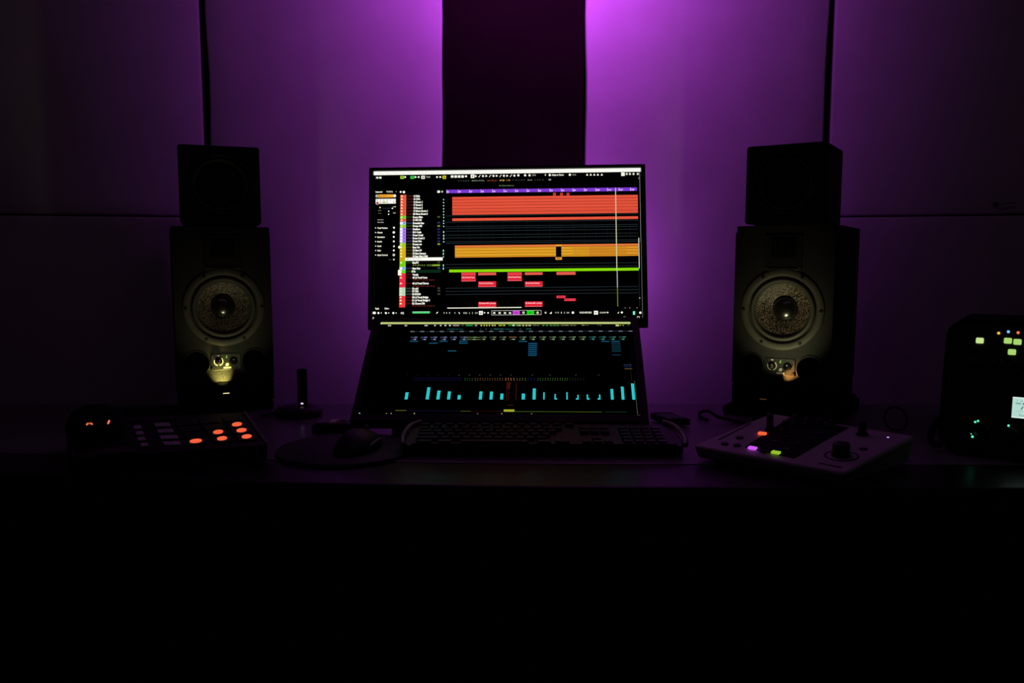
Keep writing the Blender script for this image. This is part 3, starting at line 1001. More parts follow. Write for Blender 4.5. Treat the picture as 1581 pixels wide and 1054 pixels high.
# ------------------------------------------------------------------ loudspeakers
def make_studio_speaker(loc, yaw, label):
    """three-part front: ribbon tweeter, woven woofer and two ports; local origin = bottom centre of the front, y goes back"""
    t = thing('studio_monitor', label, 'loudspeaker', loc, (0, 0, yaw), 'studio loudspeakers beside the screens')
    W, H, Dp = 0.201, 0.337, 0.28
    WZ = 0.163
    cab = MB()
    th = 0.012
    cab.box((0, Dp - th / 2, H / 2), (W, th, H), M_CAB, bev=.002)
    for s in (-1, 1):
        cab.box((s * (W / 2 - th / 2), Dp / 2 + .004, H / 2), (th, Dp - .008, H), M_CAB, bev=.0015)
        cab.box((0, Dp / 2 + .004, H / 2 + s * (H / 2 - th / 2)), (W - .001, Dp - .008, th), M_CAB, bev=.0015)
    cab.build('cabinet', t)
    ch = 0.016
    outl = [(-W / 2 + .004, 0.0), (W / 2 - .004, 0.0), (W / 2, 0.004), (W / 2, H - ch), (W / 2 - ch * .6, H), (-W / 2 + ch * .6, H), (-W / 2, H - ch), (-W / 2, 0.004)]
    outl = [(x, z) for x, z in outl]
    ba = MB()
    ba.plate_with_holes(outl, [(0, WZ, 0.070), (-0.060, 0.043, 0.0255), (0.060, 0.043, 0.0255)], 0.0, 0.012, M_CAB)
    ba.build('baffle', t)
    # ports
    for s in (-1, 1):
        p = MB()
        p.lathe([(0.0285, 0.0), (0.0280, 0.0022), (0.0262, 0.0028), (0.0248, 0.001), (0.0235, -0.012), (0.0225, -0.09), (0.0, -0.09)], M_BLACK,
                Matrix.Translation((s * 0.060, 0, 0.043)) @ FRONT, n=48)
        p.build('bass_port', t)
    # tweeter
    tw = MB()
    tw.box((0, -0.0008, 0.281), (0.076, 0.003, 0.074), M_BLACK, bev=.001)
    tw.box((0, -0.0026, 0.290), (0.048, 0.0016, 0.040), M_HOLE)
    for k in range(9):
        tw.box((-0.0208 + k * 0.0052, -0.0036, 0.290), (0.0016, 0.0014, 0.038), M_BLACK)
    tw.box((0, -0.003, 0.2475), (0.066, 0.003, 0.0012), M_RUBBER)
    for sx in (-1, 1):
        for z in (0.2865, 0.250, 0.3125):
            tw.cyl((0, 0, 0.003), 0.0022, 0.002, M_STEEL, M=Matrix.Translation((sx * 0.0335, 0, z)) @ FRONT, n=12)
    tw.build('tweeter', t)
    # woofer
    wf = MB()
    Mw_ = Matrix.Translation((0, 0, WZ)) @ FRONT
    wf.lathe([(0.0845, 0.0), (0.0845, 0.0022), (0.0832, 0.0032), (0.0730, 0.0036), (0.0705, 0.0020), (0.0690, -0.004), (0.0660, -0.008)], M_RING, Mw_, n=96)
    for a in (0, 60, 120, 180, 240, 300):
        wf.cyl((0.0785 * math.cos(R(a)), 0.0785 * math.sin(R(a)), 0.0036), 0.0035, 0.0016, M_HOLE, M=Mw_, n=6)
        wf.cyl((0.0785 * math.cos(R(a)), 0.0785 * math.sin(R(a)), 0.0046), 0.0019, 0.0008, M_BLACK, M=Mw_, n=12)
    wf.build('woofer_frame', t)
    sr = MB()
    pts = [(0.0668, -0.008)]
    for k in range(9):
        a = PI * k / 8
        pts.append((0.0615 + 0.0048 * math.cos(a), -0.005 + 0.0062 * math.sin(a)))
    pts += [(0.0555, -0.0065), (0.0535, -0.008)]
    sr.lathe(pts, M_RUBBER, Mw_, n=96)
    sr.build('woofer_surround', t)
    cn = MB()
    cn.lathe([(0.0538, -0.0078), (0.046, -0.0135), (0.036, -0.0215), (0.026, -0.0305), (0.0245, -0.032)], M_CONE, Mw_, n=96)
    co = cn.build('woofer_cone', t)
    dc = MB()
    dc.lathe([(0.0258, -0.0300)] + [(0.0258 * math.cos(R(a)), -0.0300 + 0.0165 * math.sin(R(a))) for a in range(8, 90, 8)] + [(0, -0.0135)], M_CAP, Mw_, n=64)
    dc.build('dust_cap', co)
    # control plate
    cp = MB()
    cp.box((0, -0.0006, 0.0435), (0.062, 0.0028, 0.036), M_BLACK, bev=.0008)
    for sx in (-0.0275, 0.0275):
        for z in (0.031, 0.056):
            cp.cyl((0, 0, 0.0026), 0.0022, 0.0016, M_HOLE, M=Matrix.Translation((sx, 0, z)) @ FRONT, n=12)
            cp.cyl((0, 0, 0.0034), 0.0011, 0.001, M_STEEL, M=Matrix.Translation((sx, 0, z)) @ FRONT, n=10)

    # printed arc around the level knob
    def arc(cx, cz, r0, r1, a0, a1, n=28):
        for k in range(n):
            a, b_ = R(a0 + (a1 - a0) * k / n), R(a0 + (a1 - a0) * (k + 1) / n)
            cp.poly([(cx + r0 * math.cos(a), -.0022, cz + r0 * math.sin(a)), (cx + r1 * math.cos(a), -.0022, cz + r1 * math.sin(a)),
                     (cx + r1 * math.cos(b_), -.0022, cz + r1 * math.sin(b_)), (cx + r0 * math.cos(b_), -.0022, cz + r0 * math.sin(b_))], M_PRINT)
    arc(-0.0155, 0.0450, 0.0081, 0.0098, 50, -75)
    arc(-0.0155, 0.0450, 0.0081, 0.0098, 155, 255)
    cp.box((-0.0155, -.0022, 0.0575), (0.0045, .0002, 0.0022), M_PRINT)
    # small emblem over the maker's name
    Mt_ = Matrix.Translation((0.0025, -0.0023, 0.0345)) @ FRONT
    cp.poly([(0.0025 - .0004 + x * .0036, -.0023, 0.0372 + z * .0036) for x, z in
             ((-.3, -.9), (.3, -.9), (.8, -.4), (1, .2), (.75, .75), (.6, 1.2), (.1, .95), (-.35, 1.0), (-.85, .5), (-1, -.1), (-.8, -.6))], M_PRINT)
    cp.text('ADAM', M_PRINT, Matrix.Translation((-0.0065, -0.0023, 0.0288)) @ FRONT, 0.0036, 0.0165, bold=0.05)
    cp.build('control_plate', t)
    kn = MB()
    kn.lathe([(0.0070, 0.0015), (0.0070, 0.003), (0.0064, 0.010), (0.0056, 0.0112), (0.0, 0.0112)], M_BLACK, Matrix.Translation((-0.0155, 0, 0.045)) @ FRONT, n=32)
    kn.cyl((0.002, 0.003, 0.0114), 0.0008, 0.0006, M_PRINT, M=Matrix.Translation((-0.0155, 0, 0.045)) @ FRONT, n=10)
    kn.build('volume_knob', t)
    k2 = MB()
    k2.lathe([(0.0088, 0.0015), (0.0088, 0.0024), (0.0080, 0.0045), (0.0070, 0.005), (0.0, 0.005)], M_MATT, Matrix.Translation((0.0155, 0, 0.0455)) @ FRONT, n=32)
    k2.cyl((0.0, 0.0022, 0.0053), 0.0012, 0.0008, M_PRINT, M=Matrix.Translation((0.0155, 0, 0.0455)) @ FRONT, n=10)
    k2.build('power_switch', t)
    ld = MB()
    ld.cyl((0, 0, 0.0024), 0.0014, 0.0012, emit((150, 225, 60), 1.0), M=Matrix.Translation((0.0012, 0, 0.0535)) @ FRONT, n=12)
    ld.cyl((0, 0, 0.0024), 0.0009, 0.0012, emit((190, 235, 110), 0.8), M=Matrix.Translation((0.0018, 0, 0.0568)) @ FRONT, n=12)
    ld.build('status_light', t)
    return t


def make_cube_speaker(loc, yaw, label):
    t = thing('cube_speaker', label, 'loudspeaker', loc, (0, 0, yaw), 'small cube loudspeakers on top of the studio monitors')
    S = 0.168
    cab = MB()
    cab.box((0, S / 2 + .006, S / 2), (S, S - .012, S), M_CAB, bev=.004, seg=3)
    cab.build('cabinet', t)
    b = MB()
    r = 0.006
    o = []
    for cx, cz, a0 in ((S / 2 - r, S - r, 0), (-S / 2 + r, S - r, 90), (-S / 2 + r, r, 180), (S / 2 - r, r, 270)):
        for k in range(5):
            a = R(a0 + k * 22.5)
            o.append((cx + r * math.cos(a), cz + r * math.sin(a)))
    b.plate_with_holes(o, [(0, 0.0845, 0.060)], -0.004, 0.008, M_CAB)
    b.build('baffle', t)
    Mx = Matrix.Translation((0, -0.004, 0.0845)) @ FRONT
    f = MB()
    f.lathe([(0.0690, 0.0), (0.0688, 0.0022), (0.0670, 0.003), (0.0625, 0.003), (0.0600, 0.0), (0.0585, -0.007)], M_BLACK, Mx, n=72)
    f.cyl((0.0555 * 1.17 * math.cos(R(45)), 0.065 * math.sin(R(45)), 0.003), 0.0018, 0.001, M_STEEL, M=Mx, n=10)
    f.cyl((-0.065 * math.cos(R(45)), 0.065 * math.sin(R(45)), 0.003), 0.0018, 0.001, M_STEEL, M=Mx, n=10)
    f.build('driver_frame', t)
    c = MB()
    c.lathe([(0.0590, -0.006), (0.0560, -0.0035), (0.0525, -0.005), (0.0505, -0.008)], M_RUBBER, Mx, n=72)
    c.lathe([(0.0505, -0.008), (0.040, -0.016), (0.028, -0.026), (0.020, -0.032)], M_MATT, Mx, n=72)
    c.lathe([(0.0225, -0.031), (0.020, -0.026), (0.014, -0.0215), (0.007, -0.019), (0, -0.0185)], M_MATT, Mx, n=48)
    c.build('driver_cone', t)
    return t


SPK = {
    'left': dict(c=Vector((-0.627, 1.762, 0.808)), yaw=R(23.5), cube=Vector((-0.640, 1.800, 1.1525)), cyaw=R(20.5)),
    'right': dict(c=Vector((0.5605, 1.680, 0.8075)), yaw=R(-32.1), cube=Vector((0.5895, 1.7695, 1.1520)), cyaw=R(-32.2)),
}
for side, q in SPK.items():
    c, yaw = q['c'], q['yaw']
    make_studio_speaker(c, yaw, 'black two-way studio monitor left of the screens' if side == 'left' else 'black two-way studio monitor right of the screens')
    make_cube_speaker(q['cube'], q['cyaw'], 'black single-driver cube speaker on top of the %s studio monitor' % side)
    # rubber mat between the two
    k = MB()
    k.box((0, 0.080, 0), (0.138, 0.130, 0.0068), M_FOAM, bev=.002)
    tag(k.build('rubber_mat', loc=(q['cube'].x, q['cube'].y, 1.1486), rot=(0, 0, q['cyaw'])),
        'thin black mat under the %s cube speaker' % side, 'mat', 'mats under the cube speakers')
    # foam wedge under the studio monitor
    p = MB()
    p.prism([(0.0, 0.0), (0.27, 0.0), (0.27, 0.046), (0.0, 0.046)], -0.1, 0.1, M_FOAM, M=Matrix.Rotation(R(90), 4, 'Z') @ Matrix.Rotation(R(90), 4, 'X'), bev=.002)
    tag(p.build('foam_pad', loc=(c.x, c.y, c.z - 0.0465), rot=(0, 0, yaw)), 'thick black foam pad under the %s studio monitor' % side, 'speaker pad', 'foam pads under the studio monitors')
    pl = MB()
    pl.box((0, 0.13, 0.0095), (0.236 if side == 'right' else 0.196, 0.27, 0.019), M_MATT, bev=.004)
    tag(pl.build('base_plate', loc=(c.x, c.y, DZ + .0005), rot=(0, 0, yaw)), 'black board on the desk under the %s foam pad' % side, 'board', 'boards under the speakers')
    # little uplight on the desk in front of the baffle
    rt = Vector((math.cos(yaw), math.sin(yaw), 0))
    fw = Vector((math.sin(yaw), -math.cos(yaw), 0))
    off = -0.004 if side == 'left' else -0.022
    dist = 0.030 if side == 'left' else 0.040
    lp = c + rt * off + fw * dist
    u = thing('clip_light', 'small black strip light shining up at the %s studio monitor' % side, 'light', (lp.x, lp.y, DZ), (0, 0, yaw), 'little lights below the speaker fronts')
    MB().box((0, 0, 0.005), (0.04, 0.022, 0.010), M_FOAM, bev=.002).cyl((0, 0, 0.022), 0.002, 0.034, M_FOAM).build('base', u)
    MB().box((0, 0, 0.0425), (0.018, 0.010, 0.007), M_FOAM, bev=.001).build('head', u)
    MB().box((0, 0, 0.0464), (0.013, 0.0035, 0.0008), emit((255, 245, 170) if side == 'left' else (120, 76, 36), 1.5 if side == 'left' else 0.6)).build('lens', u, label='glowing lens')
    lpos = (lp.x, lp.y, DZ + 0.0475)
    if side == 'left':
        tgt = c + rt * -0.010 + Vector((0, 0, 0.014))
        lamp('SPOT', 'clip_light_glow', lpos, aim(lpos, tgt), 1.9, (1.0, 0.86, 0.18), spot_size=R(60), spot_blend=1.0, shadow_soft_size=0.002)
    else:
        tgt = c + rt * 0.026 + Vector((0, 0, 0.033))
        lamp('SPOT', 'clip_light_glow', lpos, aim(lpos, tgt), 6.0, (1.0, 0.44, 0.10), spot_size=R(21), spot_blend=0.9, shadow_soft_size=0.002)
    # added unseen spot that lights the woofer, standing in for the lit desk controls
    gp = c + fw * (0.17 if side == 'left' else 0.150) + Vector((0, 0, -0.022 if side == 'left' else -0.006)) + rt * (0.0 if side == 'left' else 0.016)
    tg = c + Vector((0, 0, 0.135))
    lamp('SPOT', 'woofer_fill_light', gp, aim(gp, tg), 0.55 if side == 'left' else 1.2, (1.0, 0.97, 0.50), spot_size=R(66), spot_blend=1.0, shadow_soft_size=0.006)

# small box standing behind the right studio monitor
bp = onz(1322, 636, DZ)
bo = MB().box((0, 0, 0.018), (0.034, 0.03, 0.036), M_BLACK, bev=.002)
tag(bo.build('power_adapter', loc=(0.752, 1.79, DZ), rot=(0, 0, R(-20))), 'dark power adapter behind the right studio monitor', 'adapter')

# ------------------------------------------------------------------ keyboard
kb = thing('computer_keyboard', 'black full-size keyboard with curved silver ends below the touchscreen', 'keyboard', (0.055, 1.412, DZ), (0, 0, R(-0.5)))
body = MB()
KW, KD = 0.236, 0.062
ol = [(-KW, -KD), (KW, -KD), (KW + .006, -KD + .03), (KW + .003, KD - .03), (KW - .012, KD), (-KW + .012, KD), (-KW - .003, KD - .03), (-KW - .006, -KD + .03)]
zt = lambda y: 0.020 + (y + KD) / (2 * KD) * 0.012
t = bmesh.new()
vb = [t.verts.new((x, y, 0.004)) for x, y in ol]
vt = [t.verts.new((x, y, zt(y))) for x, y in ol]
t.faces.new(vb[::-1]); t.faces.new(vt)
for k in range(len(ol)):
    t.faces.new((vb[k], vb[(k + 1) % 8], vt[(k + 1) % 8], vt[k]))
bmesh.ops.recalc_face_normals(t, faces=t.faces[:])
bmesh.ops.bevel(t, geom=t.edges[:], offset=0.003, segments=2, profile=0.5, affect='EDGES')
body._add(t, M_BLACK)
body.box((0, 0, 0.002), (0.40, 0.10, 0.004), M_MATT)
body.build('body', kb)
for s in (-1, 1):
    e = MB()
    e.tube([(s * (KW - .012), KD + .001, .036), (s * (KW + .003), KD - .022, .034), (s * (KW + .009), KD - .05, .030), (s * (KW + .010), -KD + .035, .026), (s * (KW + .005), -KD + .006, .020)], 0.0045, M_SILVER)
    e.build('side_trim', kb, label='curved silver end trim')
MB().box((0, -KD + .008, 0.0215), (2 * KW - .02, 0.012, 0.003), M_SILVER if False else M_BLACK, bev=.001).build('palm_edge', kb)


def keycap(w_, d_):
    m = MB()
    m.hexa([(-w_ / 2, -d_ / 2, 0), (w_ / 2, -d_ / 2, 0), (w_ / 2, d_ / 2, 0), (-w_ / 2, d_ / 2, 0)],
           [(-w_ / 2 + .002, -d_ / 2 + .0015, .007), (w_ / 2 - .002, -d_ / 2 + .0015, .007), (w_ / 2 - .002, d_ / 2 - .003, .007), (-w_ / 2 + .002, d_ / 2 - .003, .007)], M_KEY, bev=.0006)
    return m


P = 0.0185
layout = []
for c_ in range(13):
    layout.append((-0.213 + c_ * P * 1.18, 0.048, 1))
for r_, (n_, w0) in enumerate(((13, 1.0), (12, 1.4), (11, 1.8), (10, 2.3))):
    y = 0.026 - r_ * P
    layout.append((-0.2225 + w0 * P / 2, y, w0))
    for c_ in range(n_):
        layout.append((-0.2225 + w0 * P + P / 2 + c_ * P, y, 1))
for xx, ww in ((-0.205, 1.6), (-0.170, 1.4), (-0.085, 6.4), (0.0, 1.4), (0.032, 1.5)):
    layout.append((xx, -0.050, ww))
for r_ in range(2):
    for c_ in range(3):
        layout.append((0.0735 + c_ * P, 0.026 - r_ * P, 1))
for c_ in range(3):
    layout.append((0.0735 + c_ * P, -0.050, 1))
layout.append((0.0735 + P, -0.031, 1))
for r_ in range(5):
    for c_ in range(4):
        if len(layout) < 100:
            layout.append((0.144 + c_ * P * 1.05, 0.026 - r_ * P, 1))
first = {}
for x, y, w_ in layout:
    if w_ not in first:
        first[w_] = keycap(w_ * P - .0012, P - .0014).build('key', kb)
        o = first[w_]
    else:
        o = first[w_].copy()
        C.objects.link(o)
        o.parent = kb
    o.location = (x, y, zt(y) - .0015)

# ------------------------------------------------------------------ mouse and round pad
mpad = MB()
mpad.lathe([(0, 0), (0.117, 0), (0.120, 0.002), (0.120, 0.0045), (0.1175, 0.006), (0, 0.006)], M_PAD, n=96)
tag(mpad.build('mouse_pad', loc=(-0.292, 1.398, DZ)), 'round dark mouse pad left of the keyboard', 'mouse pad')
ms = thing('computer_mouse', 'black computer mouse on the round pad', 'mouse', (-0.268, 1.392, DZ + .006), (0, 0, R(-12)))
mm = bmesh.new()
nu, nv = 20, 16
for_rows = []
for j in range(nv + 1):
    v = j / nv
    y = -0.062 + 0.124 * v
    hh = 0.040 * (math.sin(PI * min(1, max(0, v * 0.92 + .04))) ** 0.6) * (1.05 - 0.35 * v)
    ww = 0.034 * (math.sin(PI * (0.06 + .88 * v)) ** 0.35)
    row = []
    for i in range(nu + 1):
        a = PI * i / nu
        row.append(mm.verts.new((-ww * math.cos(a), y, max(0.0, hh * math.sin(a) ** 0.8))))
    for_rows.append(row)
for a, b_ in zip(for_rows, for_rows[1:]):
    for i in range(nu):
        mm.faces.new((a[i], a[i + 1], b_[i + 1], b_[i]))
    mm.faces.new((a[-1], a[0], b_[0], b_[-1]))
mm.faces.new(for_rows[0]); mm.faces.new(for_rows[-1][::-1])
bmesh.ops.recalc_face_normals(mm, faces=mm.faces[:])
MB()._add(mm, M_BLACK, None, True).build('body', ms)
MB().lathe([(0, -.003), (.0075, -.003), (.0085, -.001), (.0085, .001), (.0075, .003), (0, .003)], M_RUBBER, Matrix.Translation((0, 0.036, 0.0265)) @ Matrix.Rotation(R(90), 4, 'Y'), n=24).build('scroll_wheel', ms)
MB().tube([(0.033, -.03, .012), (0.0345, 0, .016), (0.031, .034, .012)], 0.0025, M_SILVER).build('side_highlight', ms, label='pale strip drawn as the highlight on the side')  # pale tube stands in for the highlight along the mouse's right side

# ------------------------------------------------------------------ upright stick on its round dock
dk = thing('usb_dock', 'round black desk dock with a thin cable, left of the screens', 'dock', onz(461, 641, DZ))
MB().lathe([(0, 0), (0.044, 0), (0.050, 0.004), (0.051, 0.010), (0.046, 0.017), (0.034, 0.0205), (0.014, 0.021), (0, 0.021)], M_BLACK, n=56).build('body', dk)
MB().tube([(-0.044, 0.004, 0.006), (-0.062, -0.006, 0.004), (-0.075, -0.012, .003), (-0.07, 0.03, .003)], 0.0028, M_CABLE).build('cable', dk)
stk = thing('usb_stick', 'upright black stick with a tiny violet light in the round dock', 'usb stick', onz(461, 641, DZ) + Vector((0.010, 0, 0.0212)), (0, 0, R(-6)))
MB().box((0, 0, 0.040), (0.0205, 0.009, 0.080), M_BLACK, bev=.002).build('body', stk)
MB().box((0, -0.0048, 0.040), (0.006, 0.0012, 0.014), M_PAD, bev=.0004).build('button', stk)
MB().box((0, -0.0052, 0.0055), (0.005, 0.0016, 0.0026), emit((225, 190, 255), 1.6)).build('indicator_or_glint', stk, label='tiny violet light')

# ------------------------------------------------------------------ little switch box left of the touchscreen
sb = thing('card_reader', 'small black box with pale tiles beside the left foot of the touchscreen', 'card reader', onz(512, 668, DZ), (0, 0, R(4)))
MB().box((0, 0.012, 0.009), (0.074, 0.040, 0.018), M_BLACK, bev=.002).build('body', sb)
MB().box((-0.018, 0.012, 0.019), (0.024, 0.026, 0.003), M_SILVER, bev=.0008).build('tile', sb)
MB().box((0.003, 0.012, 0.0195), (0.014, 0.030, 0.005), M_PRINT, bev=.0008).build('tile', sb, label='pale tile')
fr = MB()
for c, s in (((0.021, 0.025, .019), (.018, .003, .003)), ((0.021, -0.001, .019), (.018, .003, .003)), ((0.0135, 0.012, .019), (.003, .026, .003)), ((0.0285, 0.012, .019), (.003, .026, .003))):
    fr.box(c, s, M_MIXER, bev=.0006)
fr.build('tile_frame', sb)

# ------------------------------------------------------------------ calculator
ZC_ = DZ + 0.016
qc = [onz(1032, 647, ZC_), onz(1066, 646.6, ZC_), onz(1037.5, 636.6, ZC_), onz(1003.5, 636.8, ZC_)]
cc = sum((p for p in qc), Vector()) / 4
calc = thing('calculator', 'small dark calculator with rows of keys between keyboard and cable', 'calculator', (cc.x, cc.y, DZ))
loc4 = [p - Vector((cc.x, cc.y, DZ)) for p in qc]
b4 = [Vector((p.x, p.y, 0.003)) for p in loc4]
MB().hexa(b4, loc4, M_PAD, bev=.001).build('body', calc)


def quadpt(q, s, t_):
    return (q[0] * (1 - s) + q[1] * s) * (1 - t_) + (q[3] * (1 - s) + q[2] * s) * t_


for r_ in range(5):
    for c_ in range(4):
        a = [quadpt(loc4, (c_ + .15) / 4 * .9 + .05, (r_ + .15) / 5 * .72 + .04), quadpt(loc4, (c_ + .8) / 4 * .9 + .05, (r_ + .15) / 5 * .72 + .04),
             quadpt(loc4, (c_ + .8) / 4 * .9 + .05, (r_ + .75) / 5 * .72 + .04), quadpt(loc4, (c_ + .15) / 4 * .9 + .05, (r_ + .75) / 5 * .72 + .04)]
        MB().hexa(a, [p + Vector((0, 0, .0018)) for p in a], M_SILVER).build('key', calc)
a = [quadpt(loc4, .1, .8), quadpt(loc4, .9, .8), quadpt(loc4, .9, .95), quadpt(loc4, .1, .95)]
MB().hexa(a, [p + Vector((0, 0, .001)) for p in a], M_GLASS).build('display', calc)

# ------------------------------------------------------------------ cables on the right
g = MB()
g.tube([onz(1150, 652, DZ + .004), onz(1128, 648, DZ + .006), onz(1108, 643, DZ + .012), onz(1094, 634, DZ + .02), onz(1082, 636, DZ + .014), onz(1080, 642, DZ + .004), onz(1092, 648, DZ + .003)], 0.0035, M_CABLE)
tag(g.build('black_cable'), 'black cable looping on the desk in front of the right speaker board', 'cable')
g = MB()
cz = onz(1382, 665, DZ + .002)
g.tube([cz + Vector((0.022 * math.cos(R(a)), 0.008 * math.sin(R(a)), 0.024 + 0.0215 * math.sin(R(a)))) for a in range(0, 360, 30)], 0.002, M_CABLE, closed=True)
tag(g.build('coiled_cable'), 'dark coil of cable behind the right corner of the grey mixer', 'cable')

# ------------------------------------------------------------------ grey control surface on the right
mq = [onz(1069, 687, DZ + .026), onz(1306, 730, DZ + .026), onz(1414, 672, DZ + .050), onz(1190, 637, DZ + .050)]
mo = (mq[0] + mq[2]) / 2
mo.z = DZ
mix = thing('mixer', 'pale grey desktop mixer standing askew with lit buttons and black knobs', 'mixer', mo)
mt = [p - mo for p in mq]
mc = sum(mt, Vector()) / 4
mbm = [Vector((mc.x + (p.x - mc.x) * .95, mc.y + (p.y - mc.y) * .95, 0.004)) for p in mt]
mn = (mt[1] - mt[0]).cross(mt[3] - mt[0]).normalized()
MB().hexa(mbm, mt, M_MIXER, bev=.006).build('body', mix)
MXA = (mt[1] - mt[0]).normalized()
MYA = mn.cross(MXA)
p0w = mq[0]


def onmix(px, py, up=0.0):
    return onplane(px, py, p0w + mn * (0.0 + up), mn) - mo


def frame(p):
    M = Matrix.Identity(4)
    for i in range(3):
        M[i][0], M[i][1], M[i][2], M[i][3] = MXA[i], MYA[i], mn[i], p[i]
    return M


a = [onmix(1150, 691), onmix(1226, 708), onmix(1312, 661), onmix(1222, 643)]
MB().hexa([p - mn * .001 for p in a], [p + mn * .0016 for p in a], M_MATT, bev=.0005).build('control_panel', mix, label='black panel')
a = [onmix(1108, 679), onmix(1110, 679.6), onmix(1160, 654), onmix(1158, 653.6)]
MB().hexa([p - mn * .001 for p in a], [p + mn * .0006 for p in a], M_MATT).build('groove', mix)
for px, py in ((1119, 686), (1138, 688.5), (1142, 676.5)):
    MB().cyl((0, 0, .001), .0062, .004, M_BLACK, M=frame(onmix(px, py)), n=20, bev=.0008).build('button', mix)
for px, py, c, wd in ((1177, 671.5, (255, 96, 52), .0135), (1162, 694, (200, 84, 235), .0135), (1198, 701, (140, 178, 34), .0135)):
    q_ = MB()
    q_.box((0, 0, .003), (wd, .0085, .004), emit(c, 1.1), bev=.001)
    q_.build('lit_button', mix, pm=None).matrix_local = frame(onmix(px, py))
for px, py in ((1180, 699), (1215, 696), (1232, 688), (1196, 684), (1213, 677), (1249, 680), (1265, 672)):
    q_ = MB()
    q_.box((0, 0, .003), (.011, .0075, .003), M_BLACK, bev=.0008)
    q_.build('button', mix).matrix_local = frame(onmix(px, py))
for px, py, rr, hh in ((1189, 664, .0062, .030), (1213, 670, .0060, .024), (1229, 657, .0060, .020), (1331, 672, .0075, .024), (1248, 656, .006, .014), (1266, 658, .006, .014), (1284, 661, .006, .014)):
    MB().lathe([(0, 0), (rr * 1.45, 0), (rr * 1.35, .003), (rr, .006), (rr * .9, hh - .001), (rr * .8, hh), (0, hh)], M_BLACK, Matrix.Identity(4), n=28).build('knob', mix).matrix_local = frame(onmix(px, py))
MB().lathe([(0, 0), (.0145, 0), (.0145, .004), (.0132, .006), (.0128, .0195), (.0118, .021), (0, .021)], M_BLACK, n=40).build('jog_knob', mix).matrix_local = frame(onmix(1299, 704))
MB().lathe([(.0255, 0), (.0255, .0012), (.0222, .0012), (.0222, 0)], M_BLACK, n=48).build('knob_ring', mix).matrix_local = frame(onmix(1299, 704))
MB().cyl((0, 0, .001), .006, .003, M_BLACK, n=18).build('button', mix).matrix_local = frame(onmix(1333, 694.5))
for (x0, y0), (x1, y1) in (((1308, 676), (1336, 681)), ((1342, 682), (1371, 687)), ((1265, 715), (1299, 722))):
    a, b_ = onmix(x0, y0), onmix(x1, y1)
    d = (b_ - a).normalized()
    s_ = mn.cross(d) * .002
    q4 = [a - s_, b_ - s_, b_ + s_, a + s_]
    MB().hexa([p - mn * .001 for p in q4], [p + mn * .0007 for p in q4], M_BLACK if y0 < 700 else M_PAD).build('slot', mix)
MB().cyl((0, 0, .001), .0017, .002, emit((190, 160, 255), 1.8), n=12).build('indicator_or_glint', mix, label='tiny violet light').matrix_local = frame(onmix(1371, 676.5))

# ------------------------------------------------------------------ pad controller on the left
cq = [onz(108, 706, DZ + .030), onz(414, 686, DZ + .030), onz(377, 635, DZ + .044), onz(100, 655, DZ + .044)]
co_ = sum(cq, Vector()) / 4
co_.z = DZ
ctl = thing('pad_controller', 'wide black pad controller with orange lit pads before the left speaker', 'music controller', co_)
ct = [p - co_ for p in cq]
cn_ = (ct[1] - ct[0]).cross(ct[3] - ct[0]).normalized()
cbm = [Vector((p.x * .985, p.y * .985, 0.003)) for p in ct]
MB().hexa(cbm, ct, M_BLACK, bev=.004).build('body', ctl)
CXA = (ct[1] - ct[0]).normalized()


def onctl(px, py, up=0.0):
    return onplane(px, py, cq[0] + cn_ * up, cn_) - co_


def hexa_on(corners, h0, h1, m, bev=0.0):
    return MB().hexa([p + cn_ * h0 for p in corners], [p + cn_ * h1 for p in corners], m, bev)


# right and left end strips
a = [onctl(410, 685), onctl(415, 685), onctl(379, 635.5), onctl(375, 636)]
hexa_on(a, .0002, .0022, M_SILVER).build('end_trim', ctl, label='pale right end trim')
a = [onctl(109, 705), onctl(116, 705), onctl(108, 656), onctl(101, 656)]
hexa_on(a, .0002, .0022, M_STEEL).build('end_trim', ctl, label='metal left end trim')
